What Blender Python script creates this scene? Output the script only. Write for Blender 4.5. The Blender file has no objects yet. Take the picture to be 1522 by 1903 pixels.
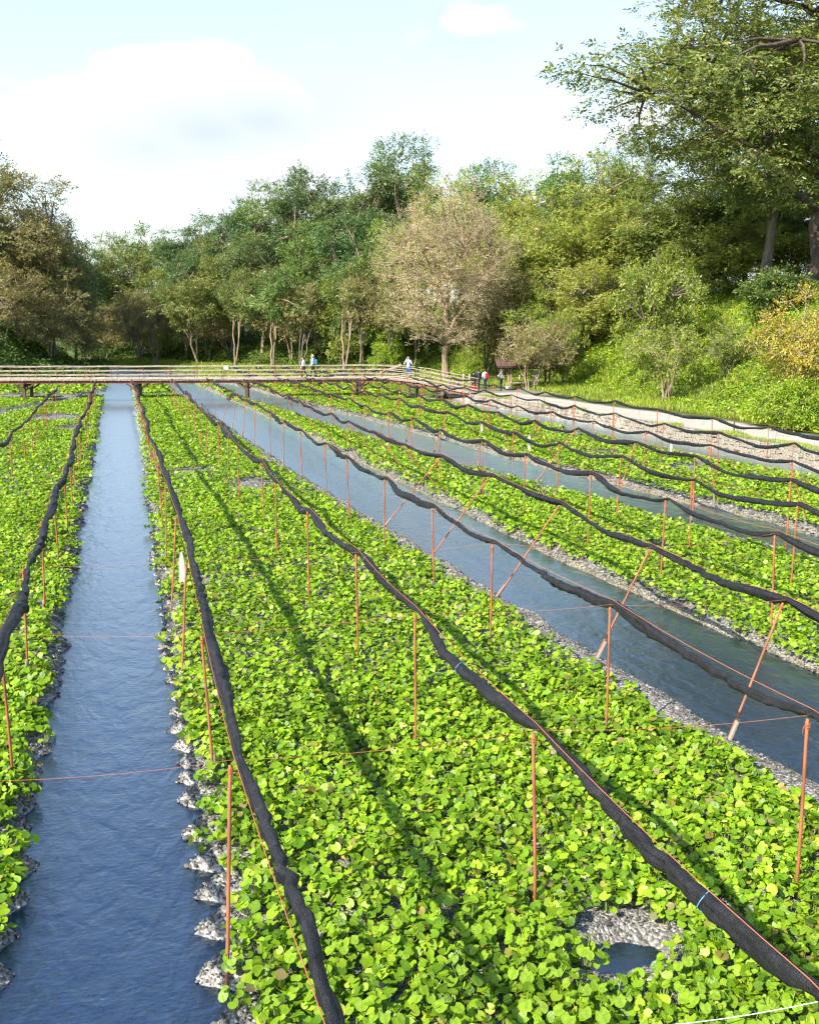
import bpy, bmesh, math, random
import numpy as np
from mathutils import Vector, Matrix

# ------------------------------------------------------------------ camera, sky, sun, exposure
SC = bpy.context.scene
COL = SC.collection
F_PX, HOR, CXP, CYP, CAM_H = 1850.0, 605.0, 761.0, 951.5, 5.4
PITCH = math.atan((CYP - HOR) / F_PX)
YAW = math.radians(16.177)

cam = bpy.data.cameras.new('camera')
cam.sensor_fit = 'VERTICAL'
cam.sensor_height = 24.0
cam.lens = 24.0 * F_PX / 1903.0
cam.clip_start = 0.1
cam.clip_end = 3000
cam_o = bpy.data.objects.new('camera', cam)
cam_o.location = (0, 0, CAM_H)
cam_o.rotation_euler = (math.pi / 2 - PITCH, 0, -YAW)
COL.objects.link(cam_o)
SC.camera = cam_o

SUN_EL = math.radians(38)
SUN_TRAVEL = Vector((0.872 * math.cos(SUN_EL), 0.489 * math.cos(SUN_EL), -math.sin(SUN_EL)))
SUN_AZ = math.atan2(-SUN_TRAVEL.x, -SUN_TRAVEL.y)

W = bpy.data.worlds.new('World')
SC.world = W
W.use_nodes = True
wn, wl = W.node_tree.nodes, W.node_tree.links
bg = wn['Background']
bg.inputs['Strength'].default_value = 0.15
sky = wn.new('ShaderNodeTexSky')
sky.sky_type = 'NISHITA'
sky.sun_disc = False
sky.sun_elevation = SUN_EL
sky.sun_rotation = SUN_AZ % (2 * math.pi)
sky.air_density = 1.3
sky.dust_density = 0.6
sky.ozone_density = 4.0

def wnode(t, **kw):
    n = wn.new(t)
    for k, v in kw.items():
        setattr(n, k, v)
    return n

# cumulus and thin veil clouds, laid out by viewing direction over the whole dome
tc = wnode('ShaderNodeTexCoord')
mp = wnode('ShaderNodeMapping')
mp.inputs['Scale'].default_value = (1, 1, 2.6)
wl.new(tc.outputs['Generated'], mp.inputs['Vector'])
nz = wnode('ShaderNodeTexNoise')
nz.inputs['Scale'].default_value = 3.1
nz.inputs['Detail'].default_value = 9
nz.inputs['Roughness'].default_value = 0.55
nz.inputs['Distortion'].default_value = 0.25
wl.new(mp.outputs[0], nz.inputs['Vector'])
def cam_dir(u, v):
    d = Vector(((u - CXP) / F_PX, 1.0, -(v - CYP) / F_PX))
    x, y, z = d.x, d.y * math.cos(PITCH) + d.z * math.sin(PITCH), -d.y * math.sin(PITCH) + d.z * math.cos(PITCH)
    c, s = math.cos(YAW), math.sin(YAW)
    return Vector((x * c + y * s, -x * s + y * c, z)).normalized()
blob_sum = None
def wmath(op, a, b=None, clamp=False):
    n = wnode('ShaderNodeMath', operation=op, use_clamp=clamp)
    for i, q in enumerate((a, b)):
        if q is None: continue
        if isinstance(q, (int, float)): n.inputs[i].default_value = q
        else: wl.new(q, n.inputs[i])
    return n.outputs[0]
# the main cumulus banks of this sky: centre direction, radius
for (u, v, rad, amp) in ((370, 160, .10, .30), (480, 190, .09, .28), (280, 200, .08, .22), (560, 330, .16, .22),
                         (180, 300, .14, .22), (760, 90, .06, .16), (880, 45, .06, .16), (330, 400, .14, .2), (1150, 250, .10, .14)):
    d = cam_dir(u, v)
    vm = wnode('ShaderNodeVectorMath', operation='DISTANCE')
    nrm = wnode('ShaderNodeVectorMath', operation='MULTIPLY')
    wl.new(tc.outputs['Generated'], nrm.inputs[0])
    nrm.inputs[1].default_value = (1, 1, 1.7)
    wl.new(nrm.outputs[0], vm.inputs[0])
    vm.inputs[1].default_value = (d.x, d.y, d.z * 1.7)
    q = wmath('MULTIPLY', wmath('SUBTRACT', 1.0, wmath('DIVIDE', vm.outputs['Value'], rad * 1.15), True), amp * 1.25)
    blob_sum = q if blob_sum is None else wmath('MAXIMUM', blob_sum, q)
dens = wmath('ADD', nz.outputs['Fac'], blob_sum)
cr = wnode('ShaderNodeValToRGB')
cr.color_ramp.elements[0].position = 0.60
cr.color_ramp.elements[0].color = (0, 0, 0, 1)
cr.color_ramp.elements[1].position = 0.70
cr.color_ramp.elements[1].color = (1, 1, 1, 1)
wl.new(dens, cr.inputs['Fac'])
# cloud body tone: bright rims, bluish grey in the thick undersides
cc = wnode('ShaderNodeValToRGB')
cc.color_ramp.elements[0].position = 0.0
cc.color_ramp.elements[0].color = (3.6, 3.64, 3.68, 1)
cc.color_ramp.elements[1].position = 0.8
cc.color_ramp.elements[1].color = (2.55, 2.78, 3.1, 1)
# undersides of the cumulus banks, turned from the sun
under = None
for (u, v, rad, amp) in ((490, 228, .12, .85), (390, 245, .13, .85), (280, 275, .13, .7), (420, 345, .15, .45), (600, 200, .08, .4), (200, 330, .10, .4), (870, 75, .06, .3)):
    d = cam_dir(u, v)
    vm = wnode('ShaderNodeVectorMath', operation='DISTANCE'); nrm = wnode('ShaderNodeVectorMath', operation='MULTIPLY')
    wl.new(tc.outputs['Generated'], nrm.inputs[0]); nrm.inputs[1].default_value = (1, 1, 2.6)
    wl.new(nrm.outputs[0], vm.inputs[0]); vm.inputs[1].default_value = (d.x, d.y, d.z * 2.6)
    q = wmath('MULTIPLY', wmath('SUBTRACT', 1.0, wmath('DIVIDE', vm.outputs['Value'], rad), True), amp)
    under = q if under is None else wmath('MAXIMUM', under, q)
wl.new(wmath('MULTIPLY', under, wmath('SUBTRACT', wmath('MULTIPLY', nz.outputs['Fac'], 4.0), 1.1, True), True), cc.inputs['Fac'])
mx = wnode('ShaderNodeMix', data_type='RGBA')
# thin high veil, denser toward the horizon where one looks through more of it
sepv = wnode('ShaderNodeSeparateXYZ'); wl.new(tc.outputs['Generated'], sepv.inputs[0])
veil = wmath('MULTIPLY', wmath('POWER', wmath('SUBTRACT', 1.0, sepv.outputs['Z'], True), 2.0), 0.70, True)
wl.new(wmath('MAXIMUM', wmath('MULTIPLY', cr.outputs['Color'], 0.92), veil), mx.inputs['Factor'])
wl.new(sky.outputs[0], mx.inputs['A'])
wl.new(cc.outputs['Color'], mx.inputs['B'])
wl.new(mx.outputs['Result'], bg.inputs['Color'])

sl = bpy.data.lights.new('sun', 'SUN')
sl.energy = 5.0
sl.angle = math.radians(0.55)
sl.color = (1.0, 0.92, 0.77)
so = bpy.data.objects.new('sun', sl)
so.rotation_euler = SUN_TRAVEL.to_track_quat('-Z', 'Y').to_euler()
so.location = (-40, -10, 60)
COL.objects.link(so)

SC.view_settings.view_transform = 'Standard'
SC.view_settings.look = 'None'
SC.view_settings.exposure = 1.1
SC.view_settings.gamma = 1.0
SC.render.engine = 'CYCLES'
SC.cycles.max_bounces = 8
SC.cycles.diffuse_bounces = 3
SC.cycles.glossy_bounces = 3
SC.cycles.transmission_bounces = 4
SC.cycles.transparent_max_bounces = 8
SC.cycles.use_denoising = True
SC.cycles.filter_width = 1.3

rng = np.random.default_rng(7)
random.seed(7)

# ------------------------------------------------------------------ helpers
def smooth(t):
    t = np.clip(t, 0, 1)
    return t * t * (3 - 2 * t)

def vnoise(x, y, seed=0):
    x = np.asarray(x, float); y = np.asarray(y, float)
    xi = np.floor(x); yi = np.floor(y)
    fx = smooth(x - xi); fy = smooth(y - yi)
    def hsh(a, b):
        v = np.sin(a * 127.1 + b * 311.7 + seed * 74.7) * 43758.5453
        return v - np.floor(v)
    a = hsh(xi, yi); b = hsh(xi + 1, yi); c = hsh(xi, yi + 1); d = hsh(xi + 1, yi + 1)
    return (a * (1 - fx) + b * fx) * (1 - fy) + (c * (1 - fx) + d * fx) * fy

def fbm(x, y, seed=0, o=3):
    s = 0; a = .5; n = 0
    for i in range(o):
        s = s + a * vnoise(x * 2 ** i, y * 2 ** i, seed + i); n += a; a *= .5
    return s / n

def norm(v):
    return v / np.maximum(np.linalg.norm(v, axis=-1, keepdims=True), 1e-9)

def mk_mesh(name, V, Fs, mats=(), smooth_sh=True, mi=None):
    """V (N,3); Fs list of int arrays (M,k)."""
    V = np.asarray(V, np.float32)
    Fs = [np.asarray(f, np.int32) for f in Fs if len(f)]
    me = bpy.data.meshes.new(name)
    me.vertices.add(len(V))
    me.vertices.foreach_set('co', V.ravel())
    li = np.concatenate([f.ravel() for f in Fs])
    tot = np.concatenate([np.full(len(f), f.shape[1], np.int32) for f in Fs])
    st = np.concatenate([[0], np.cumsum(tot)[:-1]]).astype(np.int32)
    me.loops.add(len(li))
    me.loops.foreach_set('vertex_index', li)
    me.polygons.add(len(tot))
    me.polygons.foreach_set('loop_start', st)
    for m in mats: me.materials.append(m)
    if mi is not None: me.polygons.foreach_set('material_index', np.asarray(mi, np.int32))
    me.polygons.foreach_set('use_smooth', np.full(len(tot), smooth_sh, bool))
    me.update(calc_edges=True)
    return me

class MB:
    """collects simple shapes into one mesh"""
    def __init__(s): s.v = []; s.f = {}; s.n = 0
    def add(s, V, *Fs):
        V = np.asarray(V, float)
        for F in Fs:
            F = np.asarray(F, int)
            if len(F): s.f.setdefault(F.shape[1], []).append(F + s.n)
        s.v.append(V); s.n += len(V)
        return s
    def box(s, c, d, rz=0, rot=None, taper=1.0):
        x, y, z = [q / 2 for q in d]
        V = np.array([[-x, -y, -z], [x, -y, -z], [x, y, -z], [-x, y, -z], [-x * taper, -y * taper, z], [x * taper, -y * taper, z], [x * taper, y * taper, z], [-x * taper, y * taper, z]])
        if rot is not None: V = V @ np.array(rot).T
        if rz:
            c_, s_ = math.cos(rz), math.sin(rz)
            V = V @ np.array([[c_, -s_, 0], [s_, c_, 0], [0, 0, 1]]).T
        return s.add(V + np.array(c), [[3, 2, 1, 0], [4, 5, 6, 7], [0, 1, 5, 4], [1, 2, 6, 5], [2, 3, 7, 6], [3, 0, 4, 7]])
    def bar(s, a, b, w, h=None):
        a = np.array(a, float); b = np.array(b, float); h = h or w
        d = b - a; L = np.linalg.norm(d); d /= L
        up = np.array([0, 0, 1.]) if abs(d[2]) < .95 else np.array([0, 1., 0])
        sx = np.cross(d, up); sx /= np.linalg.norm(sx); up = np.cross(sx, d)
        V = []
        for p in (a, b):
            for i, j in ((-1, -1), (1, -1), (1, 1), (-1, 1)):
                V.append(p + sx * i * w / 2 + up * j * h / 2)
        return s.add(V, [[3, 2, 1, 0], [4, 5, 6, 7], [0, 1, 5, 4], [1, 2, 6, 5], [2, 3, 7, 6], [3, 0, 4, 7]])
    def tube(s, P, R, n=6, cap=True, wob=0, seed=0):
        P = np.asarray(P, float); m = len(P); R = np.broadcast_to(np.asarray(R, float), (m,))
        T = np.gradient(P, axis=0); T = norm(T)
        ref = np.array([0, 0, 1.]) if abs(T[0][2]) < .9 else np.array([1., 0, 0])
        U = np.zeros_like(T)
        u = ref
        for i in range(m):
            u = u - T[i] * np.dot(u, T[i]); nn = np.linalg.norm(u)
            u = u / nn if nn > 1e-6 else np.array([1., 0, 0]); U[i] = u
        Wv = np.cross(T, U)
        a = np.arange(n) * 2 * math.pi / n
        rr = R[:, None] * np.ones((1, n))
        if wob:
            g = np.random.default_rng(seed)
            rr = rr * (1 + wob * (g.random((m, n)) - .5) * 2)
        V = P[:, None, :] + rr[..., None] * (np.cos(a)[None, :, None] * U[:, None, :] + np.sin(a)[None, :, None] * Wv[:, None, :])
        i = np.arange(m - 1)[:, None] * n; j = np.arange(n)[None, :]; k = (j + 1) % n
        F = np.stack([i + j, i + k, i + n + k, i + n + j], -1).reshape(-1, 4)
        s.add(V.reshape(-1, 3), F)
        if cap:
            s.f.setdefault(n, []).append(np.array([[*range(n)][::-1]]) + s.n - m * n)
            s.f.setdefault(n, []).append(np.array([[*range(n)]]) + s.n - n)
        return s
    def mesh(s, name, mats=(), smooth_sh=False):
        return mk_mesh(name, np.concatenate(s.v), [np.concatenate(q) for q in s.f.values()], mats, smooth_sh)

def obj(name, me, parent=None, label=None, cat=None, group=None, kind=None, loc=None, rz=0):
    o = bpy.data.objects.new(name, me)
    COL.objects.link(o)
    if parent is not None: o.parent = parent
    if loc is not None: o.location = loc
    if rz: o.rotation_euler = (0, 0, rz)
    if label: o['label'] = label
    if cat: o['category'] = cat
    if group: o['group'] = group
    if kind: o['kind'] = kind
    return o

def at(u, v, z=0.0):
    d = cam_dir(u, v); t = (z - CAM_H) / d.z
    return d.x * t, d.y * t
def at_depth(u, D):
    """ground position at picture column u and forward distance D"""
    c, s = math.cos(YAW), math.sin(YAW); X = (u - CXP) / F_PX * D
    return X * c + D * s, -X * s + D * c
def z_of(v, D):
    return CAM_H + D * (math.tan(math.atan((CYP - v) / F_PX) - PITCH))
def fwd(x, y): return x * math.sin(YAW) + y * math.cos(YAW)
def in_view(x, y, m=2.5):
    D = fwd(x, y); X = x * math.cos(YAW) - y * math.sin(YAW)
    return (D > 4.5) & (np.abs(X) < 0.4115 * D + m)

ORD = ('first second third fourth fifth sixth seventh eighth ninth tenth eleventh twelfth thirteenth fourteenth fifteenth '
       'sixteenth seventeenth eighteenth nineteenth twentieth').split() + ['twenty-' + q for q in 'first second third fourth fifth sixth seventh eighth ninth'.split()] + ['thirtieth']

# ------------------------------------------------------------------ materials
def new_mat(name):
    m = bpy.data.materials.new(name); m.use_nodes = True
    m.node_tree.nodes.clear()
    return m, m.node_tree.nodes, m.node_tree.links
def node(N, t, ins=None, **kw):
    n = N.new(t)
    for k, v in kw.items(): setattr(n, k, v)
    for k, v in (ins or {}).items(): n.inputs[k].default_value = v
    return n
def ramp(N, stops, interp='LINEAR'):
    r = N.new('ShaderNodeValToRGB'); r.color_ramp.interpolation = interp
    e = r.color_ramp.elements
    while len(e) < len(stops): e.new(0.5)
    for q, (p, c) in zip(e, stops): q.position = p; q.color = (*c, 1)
    return r

def leaf_mat(name, stops, trans=0.35, gloss=0.05, rough=0.4, clump=0.5, objvar=0.0, tint=(1.15, 1.1, 0.55), crinkle=False):
    m, N, L = new_mat(name)
    out = N.new('ShaderNodeOutputMaterial')
    geo = N.new('ShaderNodeNewGeometry')
    r = ramp(N, stops)
    L.new(geo.outputs['Random Per Island'], r.inputs['Fac'])
    tcn = N.new('ShaderNodeTexCoord')
    nzn = node(N, 'ShaderNodeTexNoise', {'Scale': clump, 'Detail': 2.0})
    L.new(tcn.outputs['Object'], nzn.inputs['Vector'])
    mr = node(N, 'ShaderNodeMapRange', {'From Min': .3, 'From Max': .7, 'To Min': .72, 'To Max': 1.28})
    L.new(nzn.outputs['Fac'], mr.inputs['Value'])
    hs = node(N, 'ShaderNodeHueSaturation')
    L.new(r.outputs['Color'], hs.inputs['Color']); L.new(mr.outputs[0], hs.inputs['Value'])
    if objvar:
        oi = N.new('ShaderNodeObjectInfo')
        m2 = node(N, 'ShaderNodeMapRange', {'To Min': 0.5 - objvar * .12, 'To Max': 0.5 + objvar * .10})
        L.new(oi.outputs['Random'], m2.inputs['Value']); L.new(m2.outputs[0], hs.inputs['Hue'])
    df = N.new('ShaderNodeBsdfDiffuse'); L.new(hs.outputs[0], df.inputs['Color'])
    tr = N.new('ShaderNodeBsdfTranslucent')
    mu = node(N, 'ShaderNodeMix', data_type='RGBA', blend_type='MULTIPLY'); mu.inputs['Factor'].default_value = 1
    L.new(hs.outputs[0], mu.inputs['A']); mu.inputs['B'].default_value = (*tint, 1)
    L.new(mu.outputs['Result'], tr.inputs['Color'])
    ms = node(N, 'ShaderNodeMixShader', {0: trans}); L.new(df.outputs[0], ms.inputs[1]); L.new(tr.outputs[0], ms.inputs[2])
    gl = node(N, 'ShaderNodeBsdfGlossy', {'Roughness': rough, 'Color': (.9, .95, .9, 1)})
    m3 = node(N, 'ShaderNodeMixShader', {0: gloss * .55}); L.new(ms.outputs[0], m3.inputs[1]); L.new(gl.outputs[0], m3.inputs[2])
    L.new(m3.outputs[0], out.inputs['Surface'])
    if crinkle:
        n4 = node(N, 'ShaderNodeTexNoise', {'Scale': 45.0, 'Detail': 2.0}); L.new(tcn.outputs['Object'], n4.inputs['Vector'])
        b4 = node(N, 'ShaderNodeBump', {'Strength': .45, 'Distance': .012}); L.new(n4.outputs['Fac'], b4.inputs['Height'])
        L.new(b4.outputs[0], df.inputs['Normal']); L.new(b4.outputs[0], gl.inputs['Normal'])
    return m

def simple_mat(name, col, rough=0.7, spec=0.3, var=0.25, scale=8.0, bump=0.0, bscale=40.0, metallic=0, stretch=None, col2=None):
    m, N, L = new_mat(name)
    out = N.new('ShaderNodeOutputMaterial')
    b = node(N, 'ShaderNodeBsdfPrincipled', {'Roughness': rough, 'Specular IOR Level': spec, 'Metallic': metallic})
    tcn = N.new('ShaderNodeTexCoord')
    mpn = N.new('ShaderNodeMapping'); mpn.inputs['Scale'].default_value = stretch or (1, 1, 1)
    L.new(tcn.outputs['Object'], mpn.inputs['Vector'])
    nzn = node(N, 'ShaderNodeTexNoise', {'Scale': scale, 'Detail': 5.0, 'Roughness': .65}); L.new(mpn.outputs[0], nzn.inputs['Vector'])
    c2 = col2 or tuple(min(1, q * (1 + var)) for q in col)
    r = ramp(N, [(0.3, tuple(q * (1 - var) for q in col)), (0.7, c2)])
    L.new(nzn.outputs['Fac'], r.inputs['Fac']); L.new(r.outputs['Color'], b.inputs['Base Color'])
    if bump:
        n2 = node(N, 'ShaderNodeTexNoise', {'Scale': bscale, 'Detail': 4.0}); L.new(mpn.outputs[0], n2.inputs['Vector'])
        bp = node(N, 'ShaderNodeBump', {'Strength': bump, 'Distance': 0.02}); L.new(n2.outputs['Fac'], bp.inputs['Height']); L.new(bp.outputs[0], b.inputs['Normal'])
    L.new(b.outputs[0], out.inputs['Surface'])
    return m

M = {}
M['wasabi'] = leaf_mat('wasabi_leaf', [(0, (0.0658, 0.1482, 0.0064)), (0.3, (0.141, 0.2647, 0.0096)), (0.65, (0.2256, 0.36, 0.0144)), (0.9, (0.3007, 0.434, 0.024)), (0.95, (0.3572, 0.3811, 0.04)), (0.975, (0.2256, 0.1694, 0.048)), (1, (0.2068, 0.2118, 0.096))],
                       trans=.30, gloss=.04, rough=.40, clump=1.3, crinkle=True, tint=(1.1, 1.15, .35))
M['stem'] = simple_mat('leaf_stem', (.16, .24, .04), .6)
M['herb'] = leaf_mat('herb_leaf', [(0, (0.1456, 0.2418, 0.0166)), (0.5, (0.2306, 0.3674, 0.0216)), (0.85, (0.3496, 0.4652, 0.0316)), (1, (0.4856, 0.4093, 0.0647))], trans=.35, gloss=.05, rough=.45, clump=.35, tint=(1.1, 1.15, .4))
M['herb_shaded'] = leaf_mat('herb_leaf_shaded', [(0, (.035, .075, .012)), (.5, (.06, .12, .018)), (.85, (.09, .16, .025)), (1, (.14, .15, .05))], trans=.3, gloss=.03, rough=.5, clump=.35)  # herb leaf darkened in its colour to stand in for tree shade
M['grass'] = leaf_mat('grass_blade', [(0, (0.1296, 0.2248, 0.018)), (0.5, (0.2448, 0.3571, 0.03)), (0.85, (0.36, 0.41, 0.05)), (1, (0.4896, 0.3967, 0.12))], trans=.35, gloss=.04, rough=.5, clump=.3, tint=(1.1, 1.15, .4))
M['locust'] = leaf_mat('locust_leaf', [(0, (0.1228, 0.1797, 0.0453)), (0.5, (0.1555, 0.234, 0.055)), (0.8, (0.1947, 0.2745, 0.0647)), (0.93, (0.2666, 0.2948, 0.0743)), (1, (0.3058, 0.2475, 0.0841))], trans=.34, gloss=.05, clump=.25, objvar=.25)
M['deep'] = leaf_mat('deep_green_leaf', [(0, (0.083, 0.1407, 0.0493)), (0.5, (0.1058, 0.1803, 0.0592)), (0.85, (0.1363, 0.2125, 0.07)), (1, (0.1874, 0.2185, 0.0797))], trans=.30, gloss=.05, clump=.3, objvar=.2)
M['yellowgreen'] = leaf_mat('yellow_green_leaf', [(0, (0.202, 0.2572, 0.0484)), (0.45, (0.2676, 0.34, 0.0597)), (0.8, (0.3549, 0.4061, 0.0765)), (0.93, (0.4059, 0.3648, 0.0935)), (1, (0.4059, 0.2986, 0.0935))], trans=.36, gloss=.045, clump=.3, objvar=.12)
M['olive'] = leaf_mat('olive_brown_leaf', [(0, (0.2004, 0.1927, 0.0698)), (0.5, (0.2628, 0.2397, 0.0903)), (0.85, (0.3319, 0.2801, 0.1154)), (1, (0.242, 0.2733, 0.0812))], trans=.32, gloss=.04, clump=.3, objvar=.08)
M['beige'] = leaf_mat('beige_leaf', [(0, (0.4142, 0.3515, 0.1999)), (0.5, (0.5512, 0.4702, 0.2881)), (0.9, (0.7051, 0.6143, 0.4062)), (1, (0.4313, 0.428, 0.1999))], trans=.45, gloss=.04, clump=.4)
M['autumn'] = leaf_mat('autumn_leaf', [(0, (0.2024, 0.2288, 0.033)), (0.45, (0.3795, 0.3575, 0.0495)), (0.8, (0.5313, 0.4147, 0.066)), (0.95, (0.5313, 0.2431, 0.066)), (1, (0.2024, 0.3146, 0.044))], trans=.38, gloss=.05, clump=.6)
M['shrub'] = leaf_mat('shrub_leaf', [(0, (0.1123, 0.1785, 0.0225)), (0.5, (0.217, 0.2946, 0.0375)), (0.85, (0.3293, 0.375, 0.0562)), (1, (0.3591, 0.3036, 0.075))], trans=.36, gloss=.05, clump=.6)

def bark(name, a, b):
    return simple_mat(name, a, .9, .1, .45, 3.0, .6, 12.0, stretch=(1, 1, .35), col2=b)
M['bark_tan'] = bark('bark_tan', (.25, .18, .12), (.46, .36, .25))
M['bark_grey'] = bark('bark_grey', (.12, .10, .08), (.26, .22, .18))
M['bark_dark'] = bark('bark_dark', (.055, .045, .038), (.14, .11, .085))

M['rust'] = simple_mat('rust_paint', (.26, .085, .045), .65, .3, .4, 2.2, .2, 60, stretch=(1, 1, 1), col2=(.50, .18, .085))
M['rust_dark'] = simple_mat('rust_dark', (.20, .075, .045), .75, .25, .35, 9.0, .2, 60)
M['peg'] = simple_mat('pale_peg', (.24, .21, .17), .8, .2, .25, 10, .3, 40, stretch=(1, 1, .2))
M['whitewood'] = simple_mat('white_board', (.46, .43, .40), .75, .2, .12, 6, .2, 40, stretch=(1, 1, .2))
M['cord'] = simple_mat('orange_cord', (.40, .13, .055), .7, .2, .2, 40)
M['cord_blue'] = simple_mat('blue_cord', (.12, .30, .55), .7, .2, .2, 40)
M['cord_green'] = simple_mat('green_cord', (.02, .22, .13), .7, .2, .2, 40)
M['cord_white'] = simple_mat('white_cord', (.62, .68, .72), .6, .3, .1, 40)
M['bamboo'] = simple_mat('bamboo_pole', (.26, .215, .17), .75, .2, .4, 3, .25, 20, stretch=(.6, 4, 4), col2=(.50, .43, .35))
M['plank'] = simple_mat('weathered_plank', (.34, .28, .22), .85, .2, .35, 4, .3, 20, col2=(.52, .45, .37))
M['timber'] = simple_mat('dark_timber', (.10, .065, .05), .85, .2, .4, 4, .3, 20, stretch=(1, 1, .3))
M['beam_red'] = simple_mat('red_oxide_beam', (.23, .085, .065), .7, .3, .3, 3, .15, 20)
M['stone'] = simple_mat('wall_stone', (.22, .19, .155), .9, .15, .45, 2.2, .6, 14, col2=(.40, .36, .30))

# black woven shade cloth
def net_mat():
    m, N, L = new_mat('black_shade_net')
    out = N.new('ShaderNodeOutputMaterial')
    tcn = N.new('ShaderNodeTexCoord')
    nzn = node(N, 'ShaderNodeTexNoise', {'Scale': 9.0, 'Detail': 5.0}); L.new(tcn.outputs['Object'], nzn.inputs['Vector'])
    r = ramp(N, [(.3, (.009, .009, .011)), (.62, (.020, .020, .024)), (.82, (.05, .048, .047))]); L.new(nzn.outputs['Fac'], r.inputs['Fac'])
    b = node(N, 'ShaderNodeBsdfPrincipled', {'Roughness': .55, 'Specular IOR Level': .3})
    L.new(r.outputs['Color'], b.inputs['Base Color'])
    mw = N.new('ShaderNodeMapping'); mw.inputs['Scale'].default_value = (1, .13, 1); L.new(tcn.outputs['Object'], mw.inputs['Vector'])
    wv = node(N, 'ShaderNodeTexNoise', {'Scale': 34.0, 'Detail': 3.0, 'Distortion': 1.2}); L.new(mw.outputs[0], wv.inputs['Vector'])
    n2 = node(N, 'ShaderNodeTexNoise', {'Scale': 110.0, 'Detail': 1.0}); L.new(tcn.outputs['Object'], n2.inputs['Vector'])
    ad = node(N, 'ShaderNodeMath', operation='ADD'); L.new(wv.outputs['Fac'], ad.inputs[0]); L.new(n2.outputs['Fac'], ad.inputs[1])
    bp = node(N, 'ShaderNodeBump', {'Strength': .8, 'Distance': .02}); L.new(ad.outputs[0], bp.inputs['Height']); L.new(bp.outputs[0], b.inputs['Normal'])
    L.new(b.outputs[0], out.inputs['Surface'])
    return m
M['net'] = net_mat()

def ground_mat():
    m, N, L = new_mat('ground')
    out = N.new('ShaderNodeOutputMaterial')
    b = node(N, 'ShaderNodeBsdfPrincipled', {'Roughness': .9, 'Specular IOR Level': .2})
    tcn = N.new('ShaderNodeTexCoord')
    vo = node(N, 'ShaderNodeTexVoronoi', {'Scale': 36.0, 'Randomness': 1.0}); L.new(tcn.outputs['Object'], vo.inputs['Vector'])
    sep = N.new('ShaderNodeSeparateColor'); L.new(vo.outputs['Color'], sep.inputs[0])
    peb = ramp(N, [(0, (.07, .07, .065)), (.4, (.16, .155, .145)), (.75, (.26, .25, .23)), (.93, (.40, .39, .36)), (1, (.24, .15, .10))]); L.new(sep.outputs[0], peb.inputs['Fac'])
    big = node(N, 'ShaderNodeTexNoise', {'Scale': .9, 'Detail': 6.0, 'Roughness': .6}); L.new(tcn.outputs['Object'], big.inputs['Vector'])
    fine = node(N, 'ShaderNodeTexNoise', {'Scale': 30.0, 'Detail': 4.0}); L.new(tcn.outputs['Object'], fine.inputs['Vector'])
    at_ = N.new('ShaderNodeAttribute'); at_.attribute_name = 'zone'
    sz = N.new('ShaderNodeSeparateColor'); L.new(at_.outputs['Color'], sz.inputs[0])
    grass = ramp(N, [(.3, (.045, .07, .015)), (.6, (.085, .12, .025)), (.8, (.12, .11, .045))]); L.new(big.outputs['Fac'], grass.inputs['Fac'])
    path = ramp(N, [(.3, (.38, .345, .295)), (.7, (.53, .495, .435))]); 
    pm = node(N, 'ShaderNodeMath', operation='ADD'); p2 = node(N, 'ShaderNodeMath', {1: .5}, operation='MULTIPLY'); p3 = node(N, 'ShaderNodeMath', {1: .5}, operation='MULTIPLY')
    L.new(big.outputs['Fac'], p2.inputs[0]); L.new(fine.outputs['Fac'], p3.inputs[0]); L.new(p2.outputs[0], pm.inputs[0]); L.new(p3.outputs[0], pm.inputs[1]); L.new(pm.outputs[0], path.inputs['Fac'])
    # stream bed: browner, algae film on the stones
    alg = node(N, 'ShaderNodeMix', data_type='RGBA', blend_type='MULTIPLY'); alg.inputs['Factor'].default_value = 1
    ac = ramp(N, [(.35, (.55, .50, .20)), (.65, (1.0, .85, .40))]); L.new(big.outputs['Fac'], ac.inputs['Fac'])
    L.new(peb.outputs['Color'], alg.inputs['A']); L.new(ac.outputs['Color'], alg.inputs['B'])
    def mix(f, a, c):
        q = node(N, 'ShaderNodeMix', data_type='RGBA'); L.new(f, q.inputs['Factor']); L.new(a, q.inputs['A']); L.new(c, q.inputs['B']); return q.outputs['Result']
    cl = ramp(N, [(0, (.16, .16, .15)), (.35, (.38, .37, .35)), (.75, (.58, .57, .54)), (.92, (.78, .77, .74)), (1, (.42, .28, .2))]); L.new(sep.outputs[0], cl.inputs['Fac'])
    c = mix(at_.outputs['Alpha'], peb.outputs['Color'], cl.outputs['Color'])
    c = mix(sz.outputs[2], c, alg.outputs['Result']) if True else mix(sz.outputs[2], peb.outputs['Color'], alg.outputs['Result'])
    c = mix(sz.outputs[1], c, path.outputs['Color'])
    c = mix(sz.outputs[0], c, grass.outputs['Color'])
    L.new(c, b.inputs['Base Color'])
    bp = node(N, 'ShaderNodeBump', {'Strength': .8, 'Distance': .03}); inv = node(N, 'ShaderNodeMath', {0: 1.0}, operation='SUBTRACT')
    L.new(vo.outputs['Distance'], inv.inputs[1]); L.new(inv.outputs[0], bp.inputs['Height']); L.new(bp.outputs[0], b.inputs['Normal'])
    L.new(b.outputs[0], out.inputs['Surface'])
    return m
M['ground'] = ground_mat()

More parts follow.
